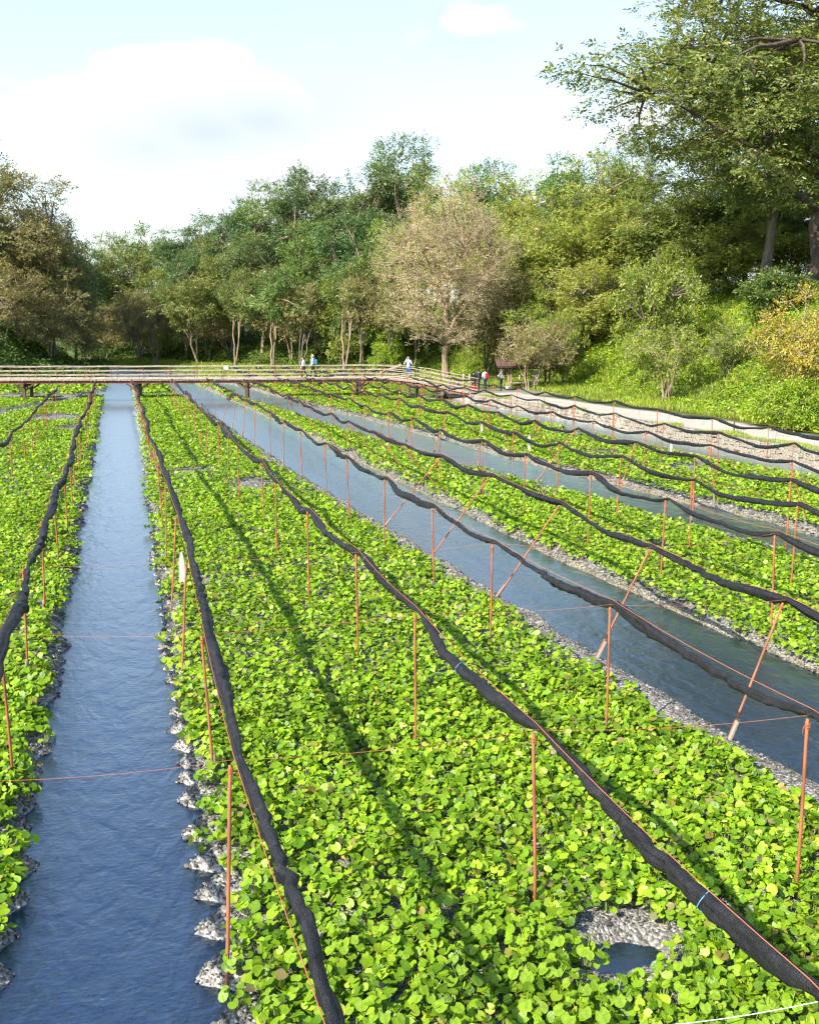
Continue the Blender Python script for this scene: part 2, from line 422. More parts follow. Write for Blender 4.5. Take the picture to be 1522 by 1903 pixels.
def pebble_mat():
    m, N, L = new_mat('pebble')
    out = N.new('ShaderNodeOutputMaterial')
    g = N.new('ShaderNodeNewGeometry')
    r = ramp(N, [(0, (.04, .04, .037)), (.4, (.105, .10, .09)), (.8, (.18, .172, .155)), (.95, (.32, .31, .285)), (1, (.17, .105, .07))]); L.new(g.outputs['Random Per Island'], r.inputs['Fac'])
    b = node(N, 'ShaderNodeBsdfPrincipled', {'Roughness': .75, 'Specular IOR Level': .3}); L.new(r.outputs['Color'], b.inputs['Base Color'])
    L.new(b.outputs[0], out.inputs['Surface'])
    return m
M['pebble'] = pebble_mat()

def water_mat():
    m, N, L = new_mat('stream_water')
    out = N.new('ShaderNodeOutputMaterial')
    tcn = N.new('ShaderNodeTexCoord')
    m1 = N.new('ShaderNodeMapping'); m1.inputs['Scale'].default_value = (1, .55, 1); L.new(tcn.outputs['Object'], m1.inputs['Vector'])
    n1 = node(N, 'ShaderNodeTexNoise', {'Scale': 5.0, 'Detail': 2.0, 'Roughness': .45, 'Distortion': .6}); L.new(m1.outputs[0], n1.inputs['Vector'])
    m2 = N.new('ShaderNodeMapping'); m2.inputs['Scale'].default_value = (.5, 1.0, 1); L.new(tcn.outputs['Object'], m2.inputs['Vector'])
    n2 = node(N, 'ShaderNodeTexNoise', {'Scale': 22.0, 'Detail': 1.0, 'Distortion': .4}); L.new(m2.outputs[0], n2.inputs['Vector'])
    ad = node(N, 'ShaderNodeMath', {2: .45}, operation='MULTIPLY_ADD'); L.new(n2.outputs['Fac'], ad.inputs[0]); L.new(n1.outputs['Fac'], ad.inputs[2]); ad.inputs[1].default_value = .22
    n3 = node(N, 'ShaderNodeTexNoise', {'Scale': 1.1, 'Detail': 2.0, 'Distortion': .8}); L.new(m1.outputs[0], n3.inputs['Vector'])
    a2 = node(N, 'ShaderNodeMath', operation='MULTIPLY_ADD'); L.new(n3.outputs['Fac'], a2.inputs[0]); a2.inputs[1].default_value = 1.6; L.new(ad.outputs[0], a2.inputs[2]); ad = a2
    bp = node(N, 'ShaderNodeBump', {'Strength': .45, 'Distance': .05}); L.new(ad.outputs[0], bp.inputs['Height'])
    fr = node(N, 'ShaderNodeFresnel', {'IOR': 1.42}); L.new(bp.outputs[0], fr.inputs['Normal'])
    fm = node(N, 'ShaderNodeMath', {1: 1.9, 2: .08}, operation='MULTIPLY_ADD', use_clamp=True); L.new(fr.outputs[0], fm.inputs[0])
    gl = node(N, 'ShaderNodeBsdfGlossy', {'Roughness': .28, 'Color': (.84, .94, 1, 1)}); L.new(bp.outputs[0], gl.inputs['Normal'])
    tr = node(N, 'ShaderNodeBsdfTransparent', {'Color': (.33, .57, .80, 1)})
    ms = N.new('ShaderNodeMixShader'); L.new(fm.outputs[0], ms.inputs[0]); L.new(tr.outputs[0], ms.inputs[1]); L.new(gl.outputs[0], ms.inputs[2])
    L.new(ms.outputs[0], out.inputs['Surface'])
    return m
M['water'] = water_mat()

# ------------------------------------------------------------------ the lie of the land
def ip(y, pts):
    a = np.array(pts, float); return np.interp(y, a[:, 0], a[:, 1])
def lobes(y): return (.03 + .2 * vnoise(y * .9, y * 0, 4)) * np.sin(2 * math.pi * y / .62 + 5.0 * vnoise(y * .7, y * 0, 3)) + .10 * (vnoise(y * 1.1, y * 0, 5) - .5)
def jag(y, s, a=.16): return a * (fbm(y * .9, y * 0 + s, s) - .5) * 2
def c1L(y): return ip(y, [(0, -1.3), (85, -1.25), (93, -1.1), (98, -1.8), (105, -2), (115, -1), (130, -1), (150, -3), (165, -6), (190, -9)]) + jag(y, 11, .14) + .5 * lobes(y + .2)
def c1R(y): return ip(y, [(0, .78), (12, .64), (19, .68), (27, .8), (45, 1.0), (78, 1.2), (92, 1.3), (97, 4), (104, 8), (115, 8.5), (130, 4), (140, -1), (150, -5), (190, -30)]) - lobes(y)
def c2L(y): return ip(y, [(0, 7.9), (9, 7.75), (13, 7.5), (21, 7.1), (36, 6.25), (56, 5.6), (80, 5.0), (97, 4.2)]) + jag(y, 21)
def c2R(y): return ip(y, [(0, 11), (13, 10.6), (22, 9.95), (37, 9.5), (56, 8.9), (93, 7.3), (98, 7)]) + jag(y, 22)
def c3L(y): return ip(y, [(0, 16.8), (19, 15.6), (27, 14.7), (35, 13.1), (51, 11.5), (68, 9.9), (93, 8.5), (100, 7.5)]) + jag(y, 31, .25)
def c3R(y): return ip(y, [(0, 19), (22, 17.9), (28, 17.1), (36.5, 16), (45, 15.3), (56, 14.3), (72, 12.7), (95, 10.5), (100, 9.5)]) + jag(y, 32, .25)
def c4L(y): return ip(y, [(0, 26), (18, 25), (30, 23.8), (35, 22.9), (45, 22.5), (56, 22.4), (70, 22.3)]) + jag(y, 41, .25)
def xwall(y): return ip(y, [(0, 26.2), (33, 26.1), (50, 25.7), (60, 25.0), (66, 24.2), (69, 23.9)])
def xfoot(y): return ip(y, [(0, 29), (20, 30), (39, 31.8), (45, 32.8), (52, 33.6), (60, 34.8), (70, 36), (80, 35.2), (90, 33), (100, 28.5), (110, 23), (130, 13), (150, 4), (165, -4), (190, -10), (300, -40)])
def xleft(y): return ip(y, [(0, -60), (92, -30), (100, -10), (108, -6), (120, -3.5), (140, -3.5), (165, -7), (190, -10)])
def yend(x): return np.interp(x, [-30, -12, -8, -6.6, -2.5, -1.2], [20, 50, 62, 66, 79, 84])

def dist_in(x, y):
    """signed distance (m) into the nearest channel; >0 is water"""
    big = np.where(y < 98, 1, -1)
    d = np.minimum(x - c1L(y), c1R(y) - x)
    d = np.maximum(d, np.minimum(np.minimum(x - c2L(y), c2R(y) - x), 98 - y))
    d = np.maximum(d, np.minimum(np.minimum(x - c3L(y), c3R(y) - x), 101 - y))
    d = np.maximum(d, np.minimum(np.minimum(x - c4L(y), xwall(y) + .3 - x), 67.5 - y))
    ye = yend(x)
    d = np.maximum(d, np.minimum(np.minimum((y - ye) * .9, (ye + 5.0 - y) * .9), -1.0 - x))
    return d
WATER_Z = -0.12
GAPS = [(4.05, 7.25, .56, .42), (3.80, 6.66, .42, .26), (2.4, 37.4, .9, .8), (4.2, 33.6, 1.0, 1.2), (2.1, 20.8, .8, .18), (1.3, 20.9, .4, .3), (3.9, 21.6, 1.0, .3), (4.7, 20.8, .3, .3),
        (-3.6, 62, 1.6, 3.0), (-2.3, 55, 1.1, 1.4), (2.1, 17.6, .45, .12), (3.2, 25.5, .6, .2), (13.6, 30, .8, .5), (19.6, 38, 1.2, .8), (20.8, 33.5, 1.3, .8), (21.4, 46, .7, 2.0), (9.5, 41, .4, .6), (12.2, 21, .5, .4)]
def gap(x, y):
    x, y = x + .22 * (fbm(x * 2.3, y * 2.3, 87) - .5), y + .22 * (fbm(x * 2.3, y * 2.3, 88) - .5)
    g = np.full(np.shape(x), 9.0)
    for (a, b, ra, rb) in GAPS:
        g = np.minimum(g, np.hypot((x - a) / ra, (y - b) / rb))
    return g
def hill(x, y):
    t = x - xfoot(y)
    nn = fbm(x * .12, y * .12, 51) - .5
    P = np.interp(y, [0, 60, 80, 120, 170], [9.8, 9.8, 9.0, 8.0, 6.0]); w = np.interp(y, [0, 60, 90, 170], [11.5, 11.5, 15, 22])
    q = np.clip(t / w, 0, 4)
    h = P * (1 - np.exp(-1.35 * q ** 1.12)) + np.clip(t - w, 0, 60) * .05 + nn * 1.6 * smooth(t / 4) + .25 * (fbm(x * .9, y * .9, 53) - .5) * smooth(t / 1.5)
    tl = xleft(y) - x
    hl = 5.0 * smooth(tl / 11) + nn * .8 * smooth(tl / 3)
    return h, hl
def ground_z(x, y, with_wall=True):
    x = np.asarray(x, float); y = np.asarray(y, float)
    d = dist_in(x, y)
    base = .05 * (fbm(x * 1.6, y * 1.6, 61) - .5) + .012 * (vnoise(x * 9, y * 9, 63) - .5) * (y < 30)
    lip = .05 * np.exp(-((d + .25) / .2) ** 2)
    z = base + lip - .36 * smooth((d + .12) / .5)
    # small puddles in a bare patch of the front bed
    xq, yq = x + .25 * (fbm(x * 4, y * 4, 91) - .5), y + .2 * (fbm(x * 4, y * 4, 92) - .5)
    z = z - .175 * smooth((1.35 - np.hypot((xq - 4.05) / .50, (yq - 7.12) / .27)) / .9) - .175 * smooth((1.3 - np.hypot((xq - 3.82) / .33, (yq - 6.68) / .15)) / .9)
    # path terrace and meadow
    xw = xwall(np.minimum(y, 69))
    up = np.where(y < 67.5, (x > xw + .18).astype(float), smooth((x - (xw - 1.2)) / 2.4))
    mead = smooth((x - (xfoot(y) - 9)) / 5) * smooth((y - 68) / 6)
    up = np.maximum(up, np.where(y > 70, mead, 0))
    z = z * (1 - up) + up * (.52 + .05 * (fbm(x * .5, y * .5, 67) - .5))
    h, hl = hill(x, y)
    return z + np.maximum(h, 0) * (x > xfoot(y)) + hl

xs = np.concatenate([[-600, -300, -150, -80, -50], np.arange(-40, -13, .8), np.arange(-13, -3, .2), np.arange(-3, 2, .1), np.arange(2, 12, .14), np.arange(12, 25.4, .2), np.arange(25.4, 27.2, .06), np.arange(27.2, 48, .3), np.arange(48, 90, 1.2), [100, 130, 180, 300, 600]])
ys = [-300., -100, -40, -15, -5, 0, 2, 3.5]
while ys[-1] < 200: ys.append(ys[-1] + max(.09, .0132 * ys[-1]))
ys = np.array(ys + [215, 240, 300, 420, 700])
GX, GY = np.meshgrid(xs, ys)
GZ = ground_z(GX, GY)
nx, ny = len(xs), len(ys)
idx = (np.arange(ny - 1)[:, None] * nx + np.arange(nx - 1)[None, :]).ravel()
me = mk_mesh('ground', np.stack([GX, GY, GZ], -1).reshape(-1, 3), [np.stack([idx, idx + 1, idx + nx + 1, idx + nx], -1)], [M['ground']])
dd = dist_in(GX, GY); hh, hl_ = hill(GX, GY)
xwg = xwall(np.minimum(GY, 69))
isup = (GX > xwg + .15) & (GY < 69.5)
path_e = ip(GY, [(0, 27.5), (39, 30.6), (46, 30.6), (52, 29.9), (61, 29.0), (68, 28.5), (72, 30)]) + .5 * (fbm(GX * .4, GY * .4, 71) - .5) * 2
pathw = isup * smooth((path_e - GX) / .7) * smooth((GX - xwg - .3 - .5 * fbm(GX * .5, GY * .5, 72)) / .4 + .4) + ((GY > 66) & (GY < 74) & (GX > 23.5) & (GX < 31)) * .55
grassw = np.clip(np.maximum.reduce([smooth((GX - xfoot(GY) + 3.2) / 2.0), smooth((xleft(GY) - GX) / 3 + .4), ((GX > 23) & (GY > 69)).astype(float), isup * 1.0, (GY > 100) * 1.0]) * (1 - np.clip(pathw, 0, 1)), 0, 1)
grassw *= smooth((-dd + .05) / .3)
chw = smooth((dd + .05) / .2) * (GX > 3)
clw = smooth((dd - .03) / .12) * (GX <= 3)
zone = np.stack([grassw, np.clip(pathw, 0, 1), chw, clw], -1).reshape(-1, 4).astype(np.float32)
ca = me.color_attributes.new('zone', 'FLOAT_COLOR', 'POINT'); ca.data.foreach_set('color', zone.ravel())
ground = obj('ground', me, kind='structure', label='gravel beds, stream beds, gravel path and grassy hillside', cat='ground')

# water: one level sheet filling every channel
wx = np.linspace(-45, 26.4, 12); wy = np.concatenate([np.linspace(-20, 200, 23)])
WX, WY = np.meshgrid(wx, wy); n_ = len(wx)
ii = (np.arange(len(wy) - 1)[:, None] * n_ + np.arange(n_ - 1)[None, :]).ravel()
obj('water', mk_mesh('water', np.stack([WX, WY, np.full_like(WX, WATER_Z)], -1).reshape(-1, 3), [np.stack([ii, ii + 1, ii + n_ + 1, ii + n_], -1)], [M['water']]), kind='structure',
    label='clear shallow water rippling in the channels between the beds', cat='water')

# ------------------------------------------------------------------ retaining wall of field stones along the path
def stone_mesh(seed):
    g = np.random.default_rng(seed)
    bm = bmesh.new(); bmesh.ops.create_cube(bm, size=1.0)
    bmesh.ops.bevel(bm, geom=list(bm.edges), offset=.2, segments=1, affect='EDGES')
    for v in bm.verts: v.co += Vector(g.normal(0, .045, 3))
    me = bpy.data.meshes.new('stone'); bm.to_mesh(me); bm.free(); me.materials.append(M['stone'])
    return me
stones = [stone_mesh(900 + k) for k in range(10)]
back = MB()
yy = np.arange(20, 68.6, .6)
for a, b in zip(yy[:-1], yy[1:]):
    xa, xb = float(xwall(a)), float(xwall(b))
    V = []
    for (x, y) in ((xa, a), (xb, b)):
        V += [(x + .02, y, -.5), (x + .24, y, .47), (x + .6, y, .47), (x + .6, y, -.5)]
    back.add(V, [[0, 1, 5, 4], [1, 2, 6, 5], [2, 3, 7, 6]])
M['mortar'] = simple_mat('wall_mortar', (.09, .08, .06), .95, .1, .3, 6, .4, 30)
wall = obj('retaining_wall', back.mesh('retaining_wall', [M['mortar']]), label='low sloping field-stone retaining wall between dark channel and pale gravel path', cat='wall')
wl_list = []
for row in range(5):
    y = 21 + .1 * (row % 2)
    while y < 68.4:
        w_ = random.uniform(.15, .36); h_ = random.uniform(.16, .24)
        zc = -.33 + row * .19 + random.uniform(-.03, .03)
        wl_list.append((y + w_ / 2, zc, w_, h_)); y += w_ * .96
wl_list.sort(key=lambda q: (abs(q[0] - 40) if q[0] > 31 else 99 + abs(q[0])))
rest_v = MB()
for k, (y, zc, w_, h_) in enumerate(wl_list):
    x = float(xwall(y)) + .06 + (zc + .4) * .22 + random.uniform(-.05, .03)
    sm = stones[k % 10]
    mt = Matrix.Translation((x, y, zc)) @ Matrix.Rotation(random.uniform(-.25, .25), 4, 'X') @ Matrix.Diagonal((.22, w_ * 1.02, h_, 1))
    if k < 300:
        o = obj('stone', sm, wall); o.matrix_local = mt
    else:
        V = np.array([mt @ v.co for v in sm.vertices]); by = {}
        for p in sm.polygons: by.setdefault(len(p.vertices), []).append(list(p.vertices))
        rest_v.add(V, *by.values())
obj('far_stones', rest_v.mesh('far_stones', [M['stone']]), wall, kind='stuff')

# ------------------------------------------------------------------ pebbles on banks and bare patches
def ico(sub):
    bm = bmesh.new(); bmesh.ops.create_icosphere(bm, subdivisions=sub, radius=1.0)
    V = np.array([v.co for v in bm.verts]); F = np.array([[v.index for v in f.verts] for f in bm.faces]); bm.free()
    return V, F
OCT_V = np.array([[1, 0, 0], [0, 1, 0], [-1, 0, 0], [0, -1, 0], [0, 0, 1.]]); OCT_F = np.array([[0, 1, 4], [1, 2, 4], [2, 3, 4], [3, 0, 4]])
def scatter(V0, F0, P, S, seed, flat=.6, jit=.18):
    g = np.random.default_rng(seed); n = len(P)
    a = g.random(n) * 6.283; c, s = np.cos(a), np.sin(a)
    V = V0[None] * (1 + jit * g.normal(0, 1, (n, len(V0), 1)))
    sc = np.stack([S * g.uniform(.8, 1.3, n), S * g.uniform(.65, 1, n), S * flat * g.uniform(.7, 1.1, n)], -1)
    V = V * sc[:, None, :]
    X = V[..., 0] * c[:, None] - V[..., 1] * s[:, None]; Y = V[..., 0] * s[:, None] + V[..., 1] * c[:, None]
    V = np.stack([X, Y, V[..., 2]], -1) + P[:, None, :]
    F = F0[None] + (np.arange(n) * len(V0))[:, None, None]
    return V.reshape(-1, 3), F.reshape(-1, F0.shape[1])
def bank_pts(n, y0, y1, edges, lo, hi, seed):
    g = np.random.default_rng(seed); out = []
    for f_, sgn in edges:
        y = g.uniform(y0, y1, n); x = f_(y) + sgn * g.uniform(lo, hi, n); out.append(np.stack([x, y], -1))
    return np.concatenate(out)
e1 = [(c1L, -1), (c1R, 1)]; e2 = [(c2L, -1), (c2R, 1)]; e3 = [(c3L, -1), (c3R, 1), (c4L, -1)]
pp = np.concatenate([bank_pts(3800, 5, 17, e1, -.12, .30, 1), bank_pts(2800, 6, 19, e2, -.08, .34, 2)])
gpts = []
for (a, b, ra, rb) in GAPS:
    if b < 26:
        n_ = int(900 * ra * rb) + 60
        th = rng.random(n_) * 6.283; r_ = np.sqrt(rng.random(n_)) * 1.1
        gpts.append(np.stack([a + ra * r_ * np.cos(th), b + rb * r_ * np.sin(th)], -1))
pp = np.concatenate([pp] + gpts); pp = pp[in_view(pp[:, 0], pp[:, 1], 1.5)]
S = rng.uniform(.008, .024, len(pp)) * np.where(rng.random(len(pp)) < .06, 1.7, 1)
t5 = np.arange(5) * 2 * math.pi / 5
Vp = np.vstack([np.column_stack([np.cos(t5), np.sin(t5), 0 * t5 - .35]), np.column_stack([.8 * np.cos(t5 + .5), .8 * np.sin(t5 + .5), 0 * t5 + .55]), [[0, 0, .95]]])
Fp = np.array([[i, (i + 1) % 5, 5 + i] for i in range(5)] + [[(i + 1) % 5, 5 + (i + 1) % 5, 5 + i] for i in range(5)] + [[5 + i, 5 + (i + 1) % 5, 10] for i in range(5)])
A = scatter(Vp, Fp, np.column_stack([pp, ground_z(pp[:, 0], pp[:, 1]) + S * .25]), S, 5)
qq = np.concatenate([bank_pts(3600, 16, 46, e1 + e2, -.05, .40, 3), bank_pts(1500, 40, 74, e1 + e2, 0, .5, 4), bank_pts(3000, 16, 74, e3, -.05, .55, 6)])
for (a, b, ra, rb) in GAPS:
    if b > 26:
        n_ = int(220 * ra * rb) + 40
        th = rng.random(n_) * 6.283; r_ = np.sqrt(rng.random(n_)) * 1.1
        qq = np.concatenate([qq, np.stack([a + ra * r_ * np.cos(th), b + rb * r_ * np.sin(th)], -1)])
qq = qq[in_view(qq[:, 0], qq[:, 1], 2)]
S2 = rng.uniform(.03, .07, len(qq))
B = scatter(OCT_V, OCT_F, np.column_stack([qq, ground_z(qq[:, 0], qq[:, 1]) - .005]), S2, 6, .7)
V = np.concatenate([A[0], B[0]])
obj('gravel', mk_mesh('gravel', V, [np.concatenate([A[1], B[1] + len(A[0])])], [M['pebble']], False), kind='stuff', label='grey river gravel heaped along the channel banks and bare patches', cat='gravel')

# ------------------------------------------------------------------ wasabi leaves
def fan(n, notch=True):
    a = np.linspace(0, 2 * math.pi, n, endpoint=False) + math.pi
    r = np.ones(n)
    V = np.stack([r * np.cos(a), r * np.sin(a), np.zeros(n)], -1)
    if notch: V[0] *= .45       # heart notch at the stalk
    V = np.vstack([V, [[-.12, 0, 0]]])
    F = np.array([[k, (k + 1) % n, n] for k in range(n)])
    return V, F
pent = np.arange(5) * 2 * math.pi / 5 + math.pi
LOD = {0: fan(10), 1: (np.column_stack([np.cos(pent) * [.7, 1, 1, 1, 1], np.sin(pent), 0 * pent]), np.array([[0, 1, 2, 3, 4]])), 2: (np.array([[-.75, 0, 0], [0, -1, 0], [1.1, 0, 0], [0, 1, 0.]]), np.array([[0, 1, 2], [0, 2, 3]]))}
def leaf_cloud(P, Nrm, Dr, R, lod, seed):
    """round heart-shaped leaves: centre P, normal, direction of the tip, radius"""
    g = np.random.default_rng(seed); V0, F0 = LOD[lod]; n = len(P)
    Nrm = norm(Nrm); Dr = norm(Dr - Nrm * np.sum(Dr * Nrm, -1, keepdims=True)); Sd = np.cross(Nrm, Dr)
    cup = g.uniform(-.05, .32, n); fold = g.uniform(-.1, .35, n)
    jt = .05 if lod == 0 else .10
    x = V0[None, :, 0] * (1 + jt * g.normal(0, 1, (n, len(V0)))); y = V0[None, :, 1] * (1 + jt * g.normal(0, 1, (n, len(V0)))) * g.uniform(.85, 1.05, (n, 1))
    z = cup[:, None] * (x ** 2 + y ** 2) * .6 + fold[:, None] * np.abs(y) * .5 - .25 * np.clip(x, 0, 2) ** 2 * g.uniform(0, 1, (n, 1)) + (.045 if lod == 0 else .07) * g.normal(0, 1, x.shape)
    V = P[:, None] + R[:, None, None] * (x[..., None] * Dr[:, None] + y[..., None] * Sd[:, None] + z[..., None] * Nrm[:, None])
    F = F0[None] + (np.arange(n) * len(V0))[:, None, None]
    return V.reshape(-1, 3), F.reshape(-1, F0.shape[1])

def plant_sites(x0, x1, y0, y1, s, seed):
    g = np.random.default_rng(seed)
    X, Y = np.meshgrid(np.arange(x0, x1, s), np.arange(y0, y1, s))
    X = X.ravel() + g.uniform(-.5, .5, X.size) * s; Y = Y.ravel() + g.uniform(-.5, .5, Y.size) * s
    return X, Y
def bed_ok(x, y):
    d = -dist_in(x, y)                       # metres back from the water
    near1 = (np.abs(x - c1L(y)) < 1) | (np.abs(x - c1R(y)) < 1)
    marg2 = np.full(np.shape(x), .22)
    for f_, m_ in ((c2L, .52), (c2R, -.10), (c3L, .5), (c3R, 0.), (c4L, .35)): marg2 = np.where(np.abs(x - f_(y)) < .8, m_, marg2)
    marg = np.where(near1, np.where(x > 0, -.02 + .2 * (vnoise(y * 1.1, x * 0, 81) > .6), -.03 + .2 * (vnoise(y * 1.1, x * 0, 86) > .6)), marg2 + .12 * vnoise(y * .7, x * .7, 82))
    ok = (d > marg) & (gap(x, y) > .92 + .25 * (vnoise(x * 3, y * 3, 83) - .5))
    return ok & (x < c4L(np.minimum(y, 66)) - .3) & in_view(x, y)

def plants(y0, y1, s, nl, rad, lod, seed, x0=-16, x1=26, h=.2, dmin=0, dmax=999):
    g = np.random.default_rng(seed)
    X, Y = plant_sites(x0, x1, y0, y1, s, seed)
    D = fwd(X, Y); k = bed_ok(X, Y) & (D >= dmin) & (D < dmax)
    X, Y = X[k], Y[k]; n = len(X)
    Rp = s * .72
    th = g.random((n, nl)) * 6.283; rr = np.sqrt(g.random((n, nl)))
    hp = h * (.75 + .5 * fbm(X * .8, Y * .8, 85))[:, None] * g.uniform(.8, 1.2, (n, 1))
    layer = g.random((n, nl)) ** .42
    px = X[:, None] + Rp * rr * np.cos(th); py = Y[:, None] + Rp * rr * np.sin(th)
    gz = ground_z(X, Y)[:, None]
    pz = gz + hp * (.35 + .65 * layer) + .35 * h * (1 - rr ** 2) + g.normal(0, .018, (n, nl))
    out = np.stack([np.cos(th), np.sin(th), 0 * th], -1)
    nr = np.array([-.10, -.12, 1.0]) + out * (.55 * rr[..., None]) + g.normal(0, .46, (n, nl, 3))
    R_ = rad * g.uniform(.5, 1.15, (n, nl)) * (.85 + .3 * layer)
    P = np.stack([px, py, pz], -1).reshape(-1, 3)
    base = np.stack([np.broadcast_to(X[:, None], th.shape) + .25 * Rp * rr * np.cos(th), np.broadcast_to(Y[:, None], th.shape) + .25 * Rp * rr * np.sin(th), np.broadcast_to(gz, th.shape)], -1).reshape(-1, 3)
    return P, nr.reshape(-1, 3), (out + g.normal(0, .35, out.shape)).reshape(-1, 3), R_.ravel(), base

def stalks(P, base, w):
    side = norm(np.cross(P - base, np.array([0., 0, 1]) + 1e-3)) * w
    n = len(P); mid = (P + base) / 2 + (P - base) * np.array([-.1, -.1, .15])
    V = np.stack([base - side, base + side, P + side * .7, P - side * .7], 1).reshape(-1, 3)
    return V, (np.arange(n) * 4)[:, None] + np.arange(4)[None]

NEAR_Y = 6.95       # in front of this line the plants are single objects
cl_v, cl_f, off = [], [], 0
for (a, b, s, nl, rad, lod, h, dm, dx) in ((4, 22, .185, 18, .046, 0, .155, 5.5, 14.5), (8, 36, .22, 16, .051, 1, .17, 14.5, 31), (18, 80, .31, 13, .068, 2, .19, 31, 79)):
    P, nr, dr, R_, base = plants(a, b, s, nl, rad, lod, 100 + lod, h=h, dmin=dm, dmax=dx)
    V, Fc = leaf_cloud(P, nr, dr, R_, lod, 200 + lod)
    cl_v.append(V); cl_f.append(Fc + off); off += len(V)
    if lod == 0: st_ = stalks(P, base, .004)
obj('wasabi_leaves', mk_mesh('wasabi_leaves', np.concatenate(cl_v), cl_f, [M['wasabi']]), kind='stuff', label='dense bright green round wasabi leaves covering the beds before the footbridge', cat='leaves')
obj('wasabi_stalks', mk_mesh('wasabi_stalks', st_[0], [st_[1]], [M['stem']]), kind='stuff', label='thin green leaf stalks under the wasabi leaves in the front beds', cat='stalks')
P, nr, dr, R_, base = plants(72, 104, .62, 7, .17, 2, 140, h=.26, dmin=79, x0=-16, x1=27)
V, Fc = leaf_cloud(P, nr, dr, R_, 2, 141)
obj('wasabi_leaves', mk_mesh('far_wasabi_leaves', V, [Fc], [M['wasabi']]), kind='stuff', label='bright green wasabi leaves covering the beds beyond the footbridge', cat='leaves')

# single plants along the front edge of the front bed
single_leaf = []
for k in range(6):
    V, Fc = leaf_cloud(np.zeros((1, 3)), np.array([[0, 0, 1.]]), np.array([[1., 0, 0]]), np.array([1.]), 0, 300 + k)
    single_leaf.append(mk_mesh('leaf', V, [Fc], [M['wasabi']]))
cnt = 0
for k in range(260):
    if cnt >= 34: break
    u, v = random.uniform(560, 1500), random.uniform(1700, 1895)
    x, y = at(u, v, .2)
    if not bool(bed_ok(np.array(x), np.array(y))): continue
    r0 = obj('wasabi_plant', None, label='knee-low wasabi plant with large glossy leaves at the front of the nearest bed', cat='plant', group='wasabi plants at the front of the nearest bed', loc=(x, y, float(ground_z(x, y))))
    sm = MB()
    for j in range(7):
        th = j * .9 + random.uniform(-.3, .3); rr = random.uniform(.05, .17); hz = random.uniform(.20, .30)
        p = Vector((rr * math.cos(th), rr * math.sin(th), hz)); rad = random.uniform(.040, .060)
        lf = obj('leaf', single_leaf[(j + k) % 6], r0)
        nrm_ = Vector((math.cos(th) * .5 + random.gauss(-.08, .2), math.sin(th) * .5 + random.gauss(-.1, .2), 1)).normalized()
        q = Vector((0, 0, 1)).rotation_difference(nrm_)
        lf.matrix_local = Matrix.Translation(p) @ q.to_matrix().to_4x4() @ Matrix.Rotation(th, 4, 'Z') @ Matrix.Scale(rad, 4)
        sm.tube([(0, 0, 0), (p.x * .4, p.y * .4, hz * .6), tuple(p)], [.004, .0035, .003], 4, False)
    obj('stalks', sm.mesh('stalks', [M['stem']]), r0)
    cnt += 1

# ------------------------------------------------------------------ net rows: stakes, rolled nets, cords
ROWS = [  # name, x, first stake y, spacing, y end, phrase, cord material
    ('L2', -3.6, 25.0, 3.75, 66, 'net row farthest left', 'cord'),
    ('L1', -1.5, 4.6, 3.7, 73, "net row on the straight channel's left bank", 'cord'),
    ('A', .85, 4.1, 3.72, 73, "net row on the straight channel's right bank", 'cord'),
    ('B', 3.4, 4.0, 3.74, 73, 'net row along the middle of the front bed', 'cord'),
    ('C', 5.95, 7.4, 3.76, 73, "net row on the second channel's near side", 'cord'),
    ('D', 8.35, 10.7, 3.72, 73, 'net row hung over the second channel', 'cord'),
    ('E', 10.8, 10.6, 3.75, 73, "net row on the second channel's far side", 'cord'),
    ('F', 13.0, 13.2, 3.72, 73, 'net row before the third channel', 'cord'),
    ('G', 15.1, 16.2, 3.75, 72.5, 'net row third inward from the dark channel', 'cord'),
    ('H', 17.3, 19.0, 3.78, 72, 'net row second inward from the dark channel', 'cord_green'),
    ('J', 19.6, 22.2, 3.8, 71, 'net row nearest inward of the dark channel', 'cord_green'),
    ('I', 22.3, 26.6, 4.0, 66.5, "net row on the dark channel's edge by the path", 'cord_green'),
]
def rod_mesh():
    m = MB(); n = 9
    z = np.array([0, .3, .6, .9, 1.0]); P = np.column_stack([.004 * np.sin(z * 5), .003 * np.cos(z * 7), z])
    m.tube(P, .0165, n)
    return m.mesh('rod', [M['rust']], True)
ROD = rod_mesh()
def tie_mesh():
    m = MB(); t = np.linspace(0, 6 * math.pi, 26)
    m.tube(np.column_stack([.024 * np.cos(t), .024 * np.sin(t), np.linspace(-.03, .02, 26)]), .005, 4)
    m.tube([(.02, 0, .0), (.045, .02, -.03), (.05, .03, -.09)], .0035, 4)
    return m.mesh('tie', [M['cord']], True)
TIE = tie_mesh()
def peg_mesh():
    m = MB(); m.tube([(.03, 0, -.1), (.03, .004, .1), (.034, 0, .27), (.036, 0, .30)], [.034, .032, .029, .02], 7, True, .08, 3)
    return m.mesh('peg', [M['peg']])
PEG = peg_mesh()
STAKE_TOP = 1.86
row_tops = {}
def stake(bx, by, bz, tx, ty, tz, label, group, peg):
    r = obj('net_stake', None, label=label, cat='stake', group=group, loc=(bx, by, bz))
    d = Vector((tx - bx, ty - by, tz - bz)); q = Vector((0, 0, 1)).rotation_difference(d.normalized()).to_matrix().to_4x4()
    o = obj('rod', ROD, r); o.matrix_local = q @ Matrix.Diagonal((1, 1, d.length + .12, 1)) @ Matrix.Translation((0, 0, -.06))
    t = obj('tie', TIE, r); t.matrix_local = Matrix.Translation(d) @ q @ Matrix.Translation((0, 0, -.05)) @ Matrix.Rotation(random.random() * 6, 4, 'Z')
    if peg:
        p = obj('peg', PEG, r); p.matrix_local = q @ Matrix.Rotation(random.random() * 6, 4, 'Z')
    return r
